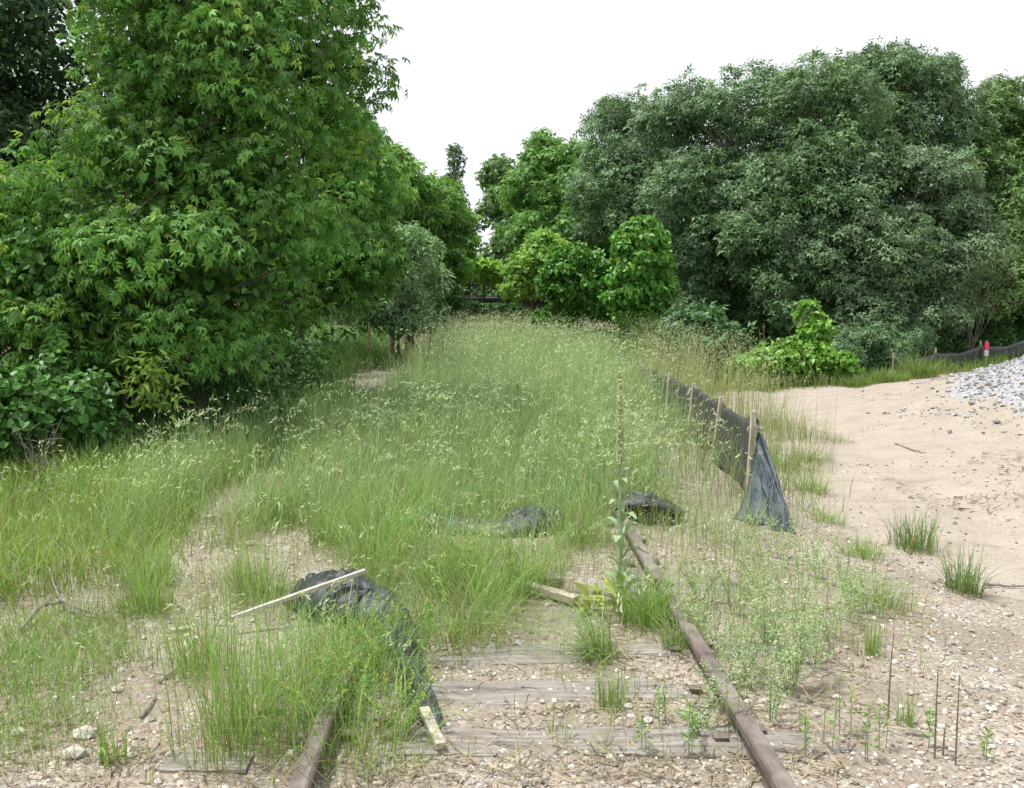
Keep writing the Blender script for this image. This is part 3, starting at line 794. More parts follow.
clump(603, 660, .07, .40, 130, 'grass tuft leaning far left between the rails', GC, lean=.9, az0=2.9, w=.004)
clump(612, 708, .045, .22, 60, 'small upright tuft on a bare grey tie', GC, lean=.15)
clump(645, 622, .11, .38, 330, 'dense fine clump pressed against the right rail beside the mullein', GC, lean=.5, w=.0038)
clump(682, 650, .07, .24, 120, 'small clump at the rail side below the dense fine clump', GC, lean=.5)
clump(145, 612, .12, .36, 260, 'fine upright clump near the dead branch', GC, lean=.3, w=.0035)
clump(150, 585, .12, .34, 220, 'fine clump in the wheel path behind the upright one', GC, lean=.3, w=.0035)
clump(285, 520, .14, .42, 200, 'clump beside the bare wheel path, upper left of the crumpled fabric', GC, lean=.3)
clump(330, 545, .12, .46, 200, 'seeding clump behind the crumpled fabric', GC, lean=.35, heads=5)
clump(255, 600, .12, .40, 160, 'thin clump crossing the middle of the white stake', GC, lean=.3, heads=4)
clump(115, 762, .05, .20, 26, 'few broad green blades at the bottom edge', GC, lean=.25, w=.009)
clump(200, 672, .10, .42, 140, 'thin clump left of the white stake', GC, lean=.3, heads=4)
clump(560, 742, .035, .12, 16, 'sparse sprouts on the nearest bare tie', GC, lean=.2)
for px, py in ((388, 552), (402, 540), (372, 585), (412, 515), (528, 590), (380, 560), (455, 570), (300, 480), (240, 480), (370, 500), (335, 470), (420, 530), (585, 545)):
    clump(px, py, .15, .5, 200, 'grass clump at the near edge of the tall grass', 'clumps at the near edge of the tall grass', lean=.45, heads=6)
GT = 'grass tufts on the sandy track'
clump(913, 550, .13, .34, 170, 'upright green tuft on the sand, the broad one with dead stalks', GT, 'grass_tuft', 'grass tuft', lean=.25, cols=((0.12, 0.27, 0.10), (0.22, 0.37, 0.16)), w=.005)
clump(964, 593, .085, .34, 150, 'upright dark green tuft standing alone on the open sand beside a stick', GT, 'grass_tuft', 'grass tuft', lean=.35, cols=((0.12, 0.27, 0.10), (0.22, 0.37, 0.16)), w=.005)
clump(862, 556, .11, .20, 160, 'low bright tuft left of the broad tuft on the sand', GT, 'grass_tuft', 'grass tuft', lean=.6)
clump(840, 442, .14, .16, 60, 'tiny sparse tuft far out on the sand', GT, 'grass_tuft', 'grass tuft', lean=.5)
clump(880, 608, .14, .26, 170, 'loose pale tuft in front of the low bright tuft', GT, 'grass_tuft', 'grass tuft', lean=.5)
clump(812, 492, .12, .30, 150, 'green tuft at the sand edge behind the loose fabric end', GT, 'grass_tuft', 'grass tuft', lean=.5)
clump(826, 522, .12, .22, 120, 'pale tuft right of the loose fabric end', GT, 'grass_tuft', 'grass tuft', lean=.6)
clump(871, 655, .035, .2, 45, 'narrow bright tuft on the gravel shoulder', GT, 'grass_tuft', 'grass tuft', lean=.12)
clump(905, 724, .04, .22, 30, 'thin blades beside a chip of wood at bottom right', GT, 'grass_tuft', 'grass tuft', lean=.2)
for px, py, r_, h_ in ((800, 440, .3, .5), (790, 470, .25, .4), (775, 430, .3, .6), (810, 462, .2, .3)):
    clump(px, py, r_, h_, 220, 'loose grass tuft between the silt fence and the sandy track', 'tufts between silt fence and sand', 'grass_tuft', 'grass tuft', lean=.5, cols=((0.15, 0.29, 0.08), (0.27, 0.37, 0.14)))
for px, py, h_, lb in ((918, 378, .6, 'big green grass tuft at the far edge of the sand'), (888, 382, .35, 'middling grass tuft at the far sand edge before the trees'), (860, 386, .3, 'low tuft at the far sand edge under the oaks')):
    clump(px, py, .3, h_, 380, lb, GT, 'grass_tuft', 'grass tuft', lean=.45, w=.012, cols=((0.14, 0.28, 0.08), (0.24, 0.36, 0.12)), seg=3)

# ------------------------------------------------------------------ leaf shapes (unit length along y)
def fold(pts, z): return np.array([(x, y, z * abs(x) * 2 - 0.12 * y * y) for x, y in pts])
LANCE_V = fold([(0, 0), (.17, .3), (.13, .65), (0, 1), (-.13, .65), (-.17, .3)], .25)
LANCE_F = [np.array([(0, 1, 2, 3), (0, 3, 4, 5)])]
OVAL_V = fold([(0, 0), (.3, .4), (0, 1), (-.3, .4)], .25)
OVAL_F = [np.array([(0, 1, 2), (0, 2, 3)])]
HEART_V = fold([(0, .1), (.22, -.02), (.48, .22), (.36, .62), (0, 1), (-.36, .62), (-.48, .22), (-.22, -.02)], .22)
HEART_F = [np.array([(0, 1, 2, 3), (0, 3, 4, 4), (0, 4, 5, 5), (0, 5, 6, 7)])[[0, 3]], np.array([(0, 3, 4), (0, 4, 5)])]
def spray(specs, width=.5):
    """a compound leaf: leaflets (ox, oy, angle, size, droop) on one stalk"""
    V = []; F = []; k = 0
    base = np.array([(0, 0, 0), (width * .5, .35, .05), (0, 1, -.18), (-width * .5, .35, .05)])
    for ox, oy, a, s, dr in specs:
        ca_, sa_ = math.cos(a), math.sin(a)
        v = base * s
        v = np.stack([v[:, 0] * ca_ + v[:, 1] * sa_, -v[:, 0] * sa_ + v[:, 1] * ca_, v[:, 2] - dr * v[:, 1]], -1) + np.array([ox, oy, 0])
        V.append(v); F += [(k, k + 1, k + 2), (k, k + 2, k + 3)]; k += 4
    return np.concatenate(V), [np.array(F)]
def spray3(specs, width=.6):
    """the same with one triangle to a leaflet, for trees farther off"""
    V = []; F = []; k = 0
    for ox, oy, a, s, dr in specs:
        v = np.array([(-width * .5, .2, 0), (width * .42, .35, .04), (.02, 1.05, -.1)]) * s
        v = np.stack([v[:, 0] * math.cos(a) + v[:, 1] * math.sin(a), -v[:, 0] * math.sin(a) + v[:, 1] * math.cos(a), v[:, 2] - dr * v[:, 1]], -1) + np.array([ox, oy, 0])
        V.append(v); F.append((k, k + 1, k + 2)); k += 3
    return np.concatenate(V), [np.array(F)]
BOXF_V, BOXF_F = spray3([(0, .45, 0, .6, .35), (0, .3, .85, .55, .4), (0, .3, -.85, .55, .4), (0, .1, 1.25, .5, .4)], .6)
BOX_V, BOX_F = spray([(0, .45, 0, .55, .35), (0, .3, .85, .5, .4), (0, .3, -.85, .5, .4), (0, .12, 1.15, .42, .4), (0, .12, -1.15, .42, .4)], .46)
OAKS_V, OAKS_F = spray3([(0, .3, 0, .7, .2), (0, .2, 1.2, .6, .1), (0, .2, -1.2, .6, .1), (0, 0, 2.2, .5, .1)], .6)

def lobes_from(envs, per, rs, shell=(0.5, 0.95), wn=9, fill=True):
    C_ = []; R_ = []
    for c, r in envs:
        m = int(np.clip(3.0 / rs ** 2, 14, 90))
        d = rdir(m); d[:, 2] = np.where(d[:, 2] < -0.5, -d[:, 2], d[:, 2])
        rad = shell[0] + (shell[1] - shell[0]) * rng.random((m, 1)) ** 0.6
        C_.append(np.asarray(c) + d * np.asarray(r) * rad)
        R_.append(np.mean(r) * rs * rng.uniform(0.45, 1.45, m))
        d = rdir(wn); d[:, 2] = np.abs(d[:, 2]) + .15; d = unit(d)
        C_.append(np.asarray(c) + d * np.asarray(r) * rng.uniform(1.0, 1.22, (wn, 1))); R_.append(np.mean(r) * rs * rng.uniform(.28, .55, wn))
        if fill: C_.append(np.asarray(c)[None] + rdir(3) * np.asarray(r) * 0.25)
        if fill: R_.append(np.full(3, np.mean(r) * 0.5))
    return np.concatenate(C_), np.concatenate(R_)

def crown_points(C_, R_, n, squash=0.8, inner=0.5, face=0.45):
    """points and outward directions of n leaves on the clumps, fewer on the side turned from the camera"""
    p = R_ ** 2; p = p / p.sum()
    k = rng.choice(len(C_), n, p=p)
    d = rdir(n); d[:, 2] += 0.25; d = unit(d)
    rr = R_[k] * (inner + (1.12 - inner) * rng.random(n) ** 0.5)
    rr = rr * np.where(rng.random(n) < .1, rng.uniform(1, 1.45, n), 1)
    pos = C_[k] + d * rr[:, None] * np.array([1, 1, squash])
    keep = (rng.random(n) < np.where(d[:, 1] > 0.35, face, 1.0)) & (pos[:, 2] > gh(pos[:, 0], pos[:, 1]) + 0.03)
    return pos[keep], d[keep], k[keep]

def leaves(mb, pos, d, k, shape, size, ca_, cb_, droop=0.3, up=0.5, var=0.2, lobevar=0.15, tipc=None, tipamt=0.0):
    n = len(pos)
    nrm = unit(d * 0.55 + np.array([0, -0.12, up]) + rng.normal(0, 0.42, (n, 3)))
    tan = unit(d * 0.7 + rng.normal(0, 0.6, (n, 3)) + np.array([0, 0, -droop]))
    X, Yv, Z = frames(nrm, tan)
    f = rng.random((n, 1))
    col = (np.array(ca_) * (1 - f) + np.array(cb_) * f) * (1 + rng.normal(0, var, (n, 1))).clip(.5, 1.6)
    lv = 1 + lobevar * np.sin(k * 12.9898 + 4.1)
    col = col * lv[:, None]
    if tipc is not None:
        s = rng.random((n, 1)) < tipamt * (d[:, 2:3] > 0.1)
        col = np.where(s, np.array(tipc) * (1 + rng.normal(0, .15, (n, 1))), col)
    inst(mb, shape[0], shape[1], pos, X, Yv, Z, size * rng.uniform(.65, 1.25, n), col)
    return X, Yv, Z, col

def env(*spec):
    """crown masses given as (px, py, Y, half width px, half height px)"""
    out = []
    for px, py, Y, rx, ry in spec:
        c = at(px, py, Y); s = Y / FPX
        out.append((c, (rx * s, max(rx, ry) * 0.75 * s, ry * s)))
    return out

LEAFN = 1.75
SEED = 3
def tree(name, label, cat, envs, base, leafmat, shape, leaf, n, cols, per=16, rs=0.34, trunk=0.12, group=None, squash=0.8,
         droop=0.3, up=0.5, tipc=None, tipamt=0.0, limbs=26, leaf_parts=0, leaf_name='leaf', shell=(0.5, 0.95), lobevar=0.15, inner=0.5, stems=1, var=0.2, face=0.45, wisps=9, fill=True, crown_name='crown'):
    base = np.array([base[0], base[1], float(gh(base[0], base[1]))])
    global rng
    rng = np.random.default_rng(zlib.crc32(label.encode()) + SEED)
    root = thing(name, base, label, cat, group)
    C_, R_ = lobes_from(envs, per, rs, shell, wisps, fill)
    top = max(c[2] + r[2] * 0.5 for c, r in envs)
    ctr = np.mean([c for c, r in envs], 0)
    # trunk and limbs
    tb = MB(); axes = []
    for s_ in range(stems):
        b0 = base + np.array([rng.normal(0, .12) * (stems > 1), rng.normal(0, .12) * (stems > 1), -0.08])
        tp = np.array([ctr[0] + rng.normal(0, .25), ctr[1] + rng.normal(0, .25), base[2] + (top - base[2]) * rng.uniform(.75, .95)])
        mid = (b0 + tp) / 2 + np.array([(b0[0] - tp[0]) * 0.35 + rng.normal(0, .15), rng.normal(0, .15), 0])
        ax = bezier(b0, mid, tp, 12)
        ax[1:-1] += rng.normal(0, 0.02, (10, 3))
        rr = trunk * (1 - np.linspace(0, 1, 12) * 0.86); rr[0] *= 1.35
        tube(tb, ax, rr, 9); axes.append(ax)
    lb = tb.build('trunk', M['bark'], root, smooth=True, loc=base); lb.location = (0, 0, 0)
    pick = rng.permutation(len(C_))[:limbs]
    bb = MB()
    for q in pick:
        ax = axes[rng.integers(0, stems)]
        tgt = C_[q]
        hz = tgt[2] - np.linalg.norm(tgt[:2] - ax[5][:2]) * 0.6
        j = int(np.clip(np.argmin(np.abs(ax[:, 2] - hz)), 2, 10))
        p1 = (ax[j] + tgt) / 2 + np.array([0, 0, 0.12 * np.linalg.norm(tgt - ax[j])])
        r0 = trunk * (1 - j / 12 * .86) * 0.45
        tube(bb, bezier(ax[j], p1, tgt, 7), np.linspace(r0, 0.006, 7), 5)
        for _ in range(2):
            e = tgt + rdir(1)[0] * R_[q] * 1.0
            tube(bb, bezier(bezier(ax[j], p1, tgt, 7)[4], tgt + rng.normal(0, .05, 3), e, 5), np.linspace(max(r0 * .35, .006), 0.003, 5), 4, cap=False)
    if len(pick):
        o = bb.build('branches', M['bark'], root, loc=base); o.location = (0, 0, 0); tag(o, kind='stuff')
    pos, d, k = crown_points(C_, R_, int(n * (LEAFN if base[1] > 12 else 1.15)), squash, inner, face)
    mb = MB()
    if leaf_parts:
        dist = np.linalg.norm(pos - np.array([0, 0, CAM_Z]), axis=1)
        facing = (d * unit(pos - np.array([0, 0, CAM_Z]))).sum(1)
        px_ = ((pos - np.array([0, 0, CAM_Z])) @ RGT) / ((pos - np.array([0, 0, CAM_Z])) @ FWD) * FPX + 512
        py_ = 394 - ((pos - np.array([0, 0, CAM_Z])) @ UPV) / ((pos - np.array([0, 0, CAM_Z])) @ FWD) * FPX
        score = dist + facing * 1.2 + 99 * ((px_ < 0) | (py_ < 0) | (py_ > 640))
        sel = np.zeros(len(pos), bool); sel[np.argsort(score)[:leaf_parts]] = True
        me_v = []
        for q in range(5):
            f = rng.random()
            me_v.append(MB().add(shape[0], shape[1], (np.array(cols[0]) * (1 - f) + np.array(cols[1]) * f) * rng.uniform(.85, 1.25)).mesh('leaf', leafmat))
        ps, ds = pos[sel], d[sel]; m_ = len(ps)
        X, Yv, Z = frames(unit(ds * .55 + np.array([0, -.12, up]) + rng.normal(0, .4, (m_, 3))), unit(ds * .7 + rng.normal(0, .6, (m_, 3)) + np.array([0, 0, -droop])))
        sz = leaf * rng.uniform(.8, 1.25, m_)
        for q in range(m_):
            o = bpy.data.objects.new(leaf_name, me_v[q % 5]); COL.objects.link(o); o.parent = root
            mt = Matrix(((X[q, 0], Yv[q, 0], Z[q, 0], 0), (X[q, 1], Yv[q, 1], Z[q, 1], 0), (X[q, 2], Yv[q, 2], Z[q, 2], 0), (0, 0, 0, 1))) @ Matrix.Diagonal((sz[q], sz[q], sz[q], 1))
            mt.translation = Vector(ps[q] - base)
            o.matrix_local = mt
        pos, d, k = pos[~sel], d[~sel], k[~sel]
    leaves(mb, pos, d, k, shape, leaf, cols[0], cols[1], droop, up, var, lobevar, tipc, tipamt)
    o = mb.build(crown_name, leafmat, root, loc=base); o.location = (0, 0, 0); tag(o, kind='stuff')
    return root

BOX = (BOX_V, BOX_F); BOXF = (BOXF_V, BOXF_F); OAKS = (OAKS_V, OAKS_F); HEART = (HEART_V, HEART_F); OVAL = (OVAL_V, OVAL_F); LANCE = (LANCE_V, LANCE_F)
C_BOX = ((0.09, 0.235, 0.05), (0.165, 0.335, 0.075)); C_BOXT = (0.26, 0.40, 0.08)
C_OAK = ((0.088, 0.175, 0.075), (0.155, 0.255, 0.12))
C_VINE = ((0.075, 0.20, 0.03), (0.12, 0.26, 0.04))
C_LIME = ((0.21, 0.42, 0.07), (0.31, 0.52, 0.11))
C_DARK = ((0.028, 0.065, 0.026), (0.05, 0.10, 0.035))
C_GREY = ((0.19, 0.33, 0.16), (0.29, 0.43, 0.23))
def bx(px, Y): 
    p = at(px, 380, Y); return (p[0], Y)
GL, GR = 'trees along the left edge', 'trees on the right side'

# left side
tree('boxelder_tree', 'big bright boxelder filling the upper left, drooping compound leaves', 'tree',
     env((215, 110, 10.8, 120, 130), (150, 250, 10.3, 135, 110), (185, 40, 10.6, 82, 80), (215, 85, 10.4, 80, 60), (125, 140, 10.6, 50, 50), (310, 40, 11.3, 70, 75), (300, 215, 11.3, 65, 100), (190, 345, 10.0, 85, 48), (270, 320, 11, 50, 40), (215, -60, 11, 140, 80), (330, 110, 11.6, 38, 60), (100, 330, 10.2, 90, 60), (20, 280, 10.6, 80, 100), (-60, 300, 10.4, 70, 130), (20, 210, 11.0, 40, 35)), bx(190, 11.0),
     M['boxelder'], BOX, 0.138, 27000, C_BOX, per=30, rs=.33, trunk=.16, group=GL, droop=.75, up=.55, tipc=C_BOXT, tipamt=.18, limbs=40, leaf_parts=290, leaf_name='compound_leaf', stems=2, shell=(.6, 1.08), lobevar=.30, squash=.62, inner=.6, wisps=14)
tree('grape_vine', 'wild grape vine with large heart shaped leaves climbing the big boxelder', 'vine',
     env((200, 215, 10.2, 95, 85), (240, 165, 10.4, 55, 55), (110, 280, 10.0, 70, 60), (235, 285, 10.2, 65, 40), (40, 300, 10.0, 60, 60)), bx(120, 10.4), M['vine'], HEART, 0.095, 3200, ((0.055, 0.16, 0.025), (0.10, 0.22, 0.04)), per=18, rs=.25, trunk=.03, droop=.8, up=.35, limbs=16, leaf_parts=290, shell=(.6, 1.0))
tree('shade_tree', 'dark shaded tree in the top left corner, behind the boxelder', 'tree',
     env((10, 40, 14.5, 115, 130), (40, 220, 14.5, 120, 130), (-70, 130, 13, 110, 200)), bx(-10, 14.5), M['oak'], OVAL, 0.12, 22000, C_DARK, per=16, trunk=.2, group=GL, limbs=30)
tree('boxelder_tree', 'boxelder with a visible grey trunk standing behind the big one', 'tree',
     env((335, 225, 16, 50, 100), (320, 285, 16, 60, 50), (345, 150, 17, 30, 50), (365, 270, 16, 30, 50), (270, 270, 16.5, 60, 60)), bx(304, 16.5), M['boxelder'], BOX, 0.17, 9500, C_BOX, per=24, rs=.33, squash=.65, inner=.6, trunk=.085, group=GL, droop=.8, tipc=C_BOXT, tipamt=.08, shell=(.45, 1.0))
tree('saplings', 'thin young sapling with light yellow green compound leaves before the dark thicket', 'sapling',
     env((150, 378, 9.2, 28, 24), (165, 400, 9.2, 26, 18)), bx(146, 9.2), M['boxelder'], LANCE, 0.10, 240, ((.16, .28, .05), (.24, .34, .08)), per=26, rs=.45, trunk=.012, limbs=6, droop=.5, leaf_parts=200)
bpy.data.objects['saplings'].name = 'sapling'
tree('bramble_shrub', 'broad leaved bramble shrub at the left edge of the photo, above the verge grass', 'shrub',
     env((45, 405, 9.0, 60, 40), (15, 440, 8.6, 45, 40), (85, 430, 9.0, 40, 32), (-30, 420, 8.6, 40, 60)), bx(40, 9.0), M['vine'], HEART, 0.078, 3000, ((0.055, 0.16, 0.035), (0.115, 0.25, 0.06)), per=22, rs=.33, trunk=.02, stems=4, limbs=18, droop=.5, up=.5, leaf_parts=280)
tree('thicket_shrub', 'dark low thicket under the big boxelder', 'shrub',
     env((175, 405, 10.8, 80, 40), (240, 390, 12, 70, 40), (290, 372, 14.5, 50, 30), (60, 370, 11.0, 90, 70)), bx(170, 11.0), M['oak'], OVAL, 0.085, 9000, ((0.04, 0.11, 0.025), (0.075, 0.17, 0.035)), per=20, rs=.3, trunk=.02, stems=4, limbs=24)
tree('grey_willow', 'grey green narrow leaved willow shrub left of the track end', 'shrub',
     env((405, 265, 22, 40, 36), (385, 290, 21.5, 36, 34), (425, 285, 23, 25, 30), (360, 300, 21, 30, 28), (395, 318, 22, 45, 22)), bx(400, 22), M['oak'], LANCE, 0.14, 9000, C_GREY, per=16, rs=.33, trunk=.04, stems=5, limbs=30, up=.35, droop=.1)
tree('leafy_tree', 'bright green tree left of the sky gap, topped by loose twigs', 'tree',
     env((405, 215, 29, 42, 45), (385, 180, 28, 22, 35), (435, 225, 31, 30, 34), (440, 200, 32, 18, 22)), bx(410, 30), M['boxelder'], BOXF, 0.30, 6500, ((0.115, 0.27, 0.055), (0.19, 0.36, 0.08)), per=9, rs=.28, trunk=.14, group=GL, droop=.5, shell=(.5, 1.05), tipc=C_BOXT, tipamt=.1)
tree('leafy_tree', 'small tree with a dark hollow side beside the sky gap', 'tree',
     env((455, 245, 35, 18, 22), (440, 270, 33, 26, 20)), bx(450, 34), M['boxelder'], BOXF, 0.28, 2600, ((0.09, 0.24, 0.05), (0.16, 0.33, 0.07)), per=9, rs=.32, trunk=.10, group=GL)
tree('slender_tree', 'tall slim distant tree poking into the sky gap', 'tree',
     env((456, 160, 52, 5, 14), (454, 178, 52, 7, 14), (452, 198, 52, 8, 16), (456, 218, 52, 12, 18), (462, 238, 52, 12, 18)), bx(453, 52), M['oak'], OVAL, 0.24, 1500, ((0.10, 0.17, 0.09), (0.14, 0.21, 0.11)), per=9, rs=.5, trunk=.10, limbs=14, group='trees far down the track', shell=(.3, 1.1))
tree('leafy_shrub', 'yellow green shrub above the left end of the black bridge', 'shrub',
     env((455, 270, 37, 24, 20), (482, 271, 38, 22, 9), (502, 277, 38.5, 24, 5)), bx(452, 37), M['boxelder'], OVAL, 0.22, 4200, C_LIME, per=9, rs=.32, trunk=.06, stems=3, lobevar=.1)
tree('bushy_shrub', 'dark green bush at the foot of the grey willow, left of the bridge', 'shrub',
     env((440, 300, 30, 26, 16), (415, 312, 28, 30, 16), (465, 312, 34, 24, 7), (500, 314, 36, 30, 7)), bx(440, 30), M['oak'], OVAL, 0.17, 5000, ((0.05, 0.14, 0.04), (0.09, 0.20, 0.05)), per=9, rs=.32, trunk=.04, stems=3)

# right side, from the gap outwards
tree('leafy_tree', 'loose twiggy tree bounding the sky gap on the right', 'tree',
     env((505, 205, 44, 20, 42), (510, 250, 43, 24, 30), (497, 180, 44, 10, 20)), bx(508, 44), M['oak'], OVAL, 0.26, 5000, ((0.11, 0.22, 0.08), (0.17, 0.29, 0.11)), per=7, rs=.3, trunk=.12, group=GR, shell=(.4, 1.1))  # leaf tints lightened to stand in for slight haze
tree('leafy_tree', 'bright green tree in the middle with a spiky top', 'tree',
     env((550, 200, 37, 40, 45), (545, 160, 37, 20, 25), (575, 190, 36, 38, 40), (560, 245, 36, 55, 35), (600, 230, 35, 34, 60)), bx(560, 37), M['boxelder'], BOXF, 0.34, 9000, ((0.11, 0.26, 0.06), (0.18, 0.35, 0.085)), per=7, rs=.26, trunk=.2, group=GR, droop=.4, shell=(.5, 1.05))  # lighter leaf colours here take the place of a thin haze
tree('young_tree', 'yellow green young tree behind the squat vine mound', 'tree',
     env((532, 275, 33, 24, 24), (545, 252, 33, 20, 18), (520, 290, 33, 18, 14)), bx(535, 33), M['boxelder'], BOXF, 0.22, 3600, C_LIME, wisps=16, per=9, rs=.26, trunk=.07, lobevar=.1)
tree('vine_mound', 'squat mound of vines left of the vine covered column', 'vine',
     env((574, 283, 24, 31, 32), (565, 308, 24, 26, 28), (595, 300, 24, 22, 36)), bx(576, 24.2), M['vine'], HEART, 0.12, 5200, ((0.075, 0.22, 0.035), (0.13, 0.30, 0.055)), per=16, wisps=7, shell=(.7, .98), rs=.3, trunk=.06, droop=.9, up=.3, leaf_parts=0, crown_name='leaves')
tree('vine_column', 'tall column smothered in bright vine leaves right of the grass', 'vine',
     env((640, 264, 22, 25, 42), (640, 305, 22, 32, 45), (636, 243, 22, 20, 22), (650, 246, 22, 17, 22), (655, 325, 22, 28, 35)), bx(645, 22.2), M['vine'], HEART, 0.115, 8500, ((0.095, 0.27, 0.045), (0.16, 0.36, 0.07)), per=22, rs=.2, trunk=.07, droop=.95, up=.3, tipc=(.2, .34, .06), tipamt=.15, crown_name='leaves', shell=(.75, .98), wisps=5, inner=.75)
OK_ = dict(leafmat=M['oak'], shape=OAKS, leaf=0.18, cols=C_OAK, per=15, rs=.31, group=GR, droop=.25, up=.6, shell=(.6, 1.02), lobevar=.22, squash=.7, inner=.55, wisps=22)
def oak(label, e, b, n, trunk=.16, **kw):
    d = dict(OK_); d.update(kw)
    return tree('oak_tree', label, 'tree', e, b, d.pop('leafmat'), d.pop('shape'), d.pop('leaf'), n, d.pop('cols'), trunk=trunk, **d)
oak('oak nearest the middle of the photo, behind the vine column', env((640, 155, 30, 50, 55), (625, 210, 29, 45, 60), (665, 240, 28, 45, 60), (610, 125, 31, 22, 25)), bx(640, 30), 9000, leaf=.2)
oak('broad oak rising between the vine column and the lime creeper', env((735, 150, 26, 70, 68), (705, 215, 25, 60, 60), (760, 235, 25, 65, 70), (690, 130, 27, 45, 40), (715, 290, 25, 55, 50)), bx(730, 26), 14000)
oak('oak standing above the lime green creeper at the sand edge', env((815, 150, 24, 60, 75), (800, 240, 23, 65, 70), (840, 210, 23, 55, 70), (815, 300, 22.5, 60, 50)), bx(812, 24), 13000, cols=((0.09, 0.18, 0.072), (0.16, 0.265, 0.115)))
oak('tallest oak, its top highest on the right skyline', env((895, 118, 26, 70, 60), (925, 150, 26, 50, 60), (880, 86, 27, 45, 33), (860, 138, 26, 45, 50), (932, 88, 27, 28, 30)), bx(900, 26), 12000, trunk=.22)
oak('low spreading oak in front of the tallest one', env((900, 210, 23, 75, 62), (870, 270, 22, 70, 55), (935, 260, 22.5, 60, 60), (895, 325, 22, 75, 35)), bx(900, 23.5), 15000, cols=((0.10, 0.175, 0.085), (0.17, 0.25, 0.13)))
oak('oak beside the right edge with a dip in the skyline on its left', env((995, 150, 27, 38, 62), (1000, 230, 26, 50, 70), (1030, 160, 27, 40, 65), (975, 200, 26, 35, 60)), bx(1000, 27), 11000, cols=((0.10, 0.195, 0.06), (0.17, 0.28, 0.095)))
oak('oak half cut off by the right edge of the photo', env((1045, 250, 24, 50, 75), (1000, 300, 24, 50, 40), (1080, 180, 26, 70, 90)), bx(1050, 25), 9000, cols=((0.11, 0.22, 0.06), (0.18, 0.31, 0.10)))
tree('creeper_bush', 'lime green creeper bush at the far sand edge under the oaks', 'shrub',
     env((795, 360, 18.8, 38, 17), (765, 366, 18.5, 34, 12), (818, 340, 19, 14, 24), (835, 365, 18.8, 24, 12), (808, 318, 19.2, 10, 18)), bx(795, 19), M['vine'], HEART, 0.10, 2600, ((0.14, 0.32, 0.05), (0.22, 0.42, 0.075)), per=22, rs=.33, wisps=16, trunk=.03, stems=3, droop=.7, crown_name='leaves')
tree('sumac_shrub', 'dark sumac shrub right beside the vine column', 'shrub',
     env((695, 330, 20, 30, 26), (720, 345, 19.5, 24, 20), (680, 350, 20, 24, 22)), bx(700, 20), M['oak'], BOXF, 0.24, 2200, ((0.07, 0.16, 0.055), (0.11, 0.21, 0.08)), per=16, rs=.33, trunk=.03, stems=3, droop=.6)
tree('undergrowth_shrub', 'dark shrub under the oaks right of the lime creeper', 'shrub',
     env((860, 350, 20.5, 40, 26), (900, 345, 21, 36, 24), (835, 362, 19.8, 24, 16)), bx(865, 20.8), M['oak'], OAKS, 0.13, 4500, C_OAK, per=16, rs=.32, trunk=.03, stems=3)
tree('undergrowth_shrub', 'green shrub above the far black fence at the right', 'shrub',
     env((960, 325, 25, 40, 26), (1005, 315, 25.5, 40, 28)), bx(975, 25.5), M['boxelder'], OAKS, 0.15, 5000, ((0.07, 0.16, 0.05), (0.11, 0.21, 0.07)), per=12, rs=.32, trunk=.03, stems=3)
# distant woods that close the view behind everything
def woods(name, label, x0, x1, y0, y1, h0, h1, n):
    mb = MB()
    m = 110
    C_ = np.stack([rng.uniform(x0, x1, m), rng.uniform(y0, y1, m), rng.uniform(0.3, 1, m) * rng.uniform(h0, h1, m)], -1)
    C_ = np.concatenate([C_, C_ * np.array([1, 1, .5])]); R_ = rng.uniform(.9, 1.9, len(C_))
    pos, d, k = crown_points(C_, R_, n, .8, .5, .3)
    leaves(mb, pos, d, k, OAKS, .5, (0.055, 0.13, 0.035), (0.09, 0.18, 0.055))
    return tag(mb.build(name, M['oak']), label, 'woods', kind='stuff')
woods('distant_woods', 'far wood closing the view behind the bridge', -12, 9, 54, 66, 2.0, 3.6, 9000)
woods('left_woods', 'dark wood behind the left trees', -20, -5.2, 17, 30, 4, 10, 12000)
woods('right_woods', 'dark wood behind the right oaks', 4.5, 24, 29, 38, 2, 6, 14000)

def floor_plants(name, label, n, x0, x1, y0, y1, ok, h):
    x, y = scatter(n, x0, x1, y0, y1, ok)
    k = len(x); pos = np.stack([x, y, gh(x, y) + h * rng.random(k) * (.3 + .9 * fbm(x * .7, y * .7, 81))], -1)
    mb = MB(); d = rdir(k); d[:, 2] = np.abs(d[:, 2]) + .3
    leaves(mb, pos, unit(d), np.zeros(k), OAKS, .24, (0.06, 0.16, 0.04), (0.11, 0.24, 0.06), lobevar=0)
    return tag(mb.build(name, M['boxelder']), label, 'undergrowth', kind='stuff')
floor_plants('undergrowth', 'low leafy undergrowth on the ground below the left trees', 12000, -10, -2.3, 12, 44, lambda a, b: S((-a - 2.6 - .2 * S((22 - b) / 3)) / .6), .5)
floor_plants('undergrowth', 'low leafy undergrowth on the ground below the right oaks', 14000, 2.6, 17, 17, 36, lambda a, b: S((b - 19.3 - .45 * (a - 4.5)) / 1.2), .6)

# ------------------------------------------------------------------ silt fence
def sheet(nu, nv, fn):
    u, v = np.meshgrid(np.linspace(0, 1, nu), np.linspace(0, 1, nv))
    P = fn(u, v)
    i = (np.arange(nv - 1)[:, None] * nu + np.arange(nu - 1)[None]).ravel()
    return P.reshape(-1, 3), np.stack([i, i + 1, i + nu + 1, i + nu], -1)
def solid(o, t):
    m = o.modifiers.new('thickness', 'SOLIDIFY'); m.thickness = t; m.offset = 0
    return o

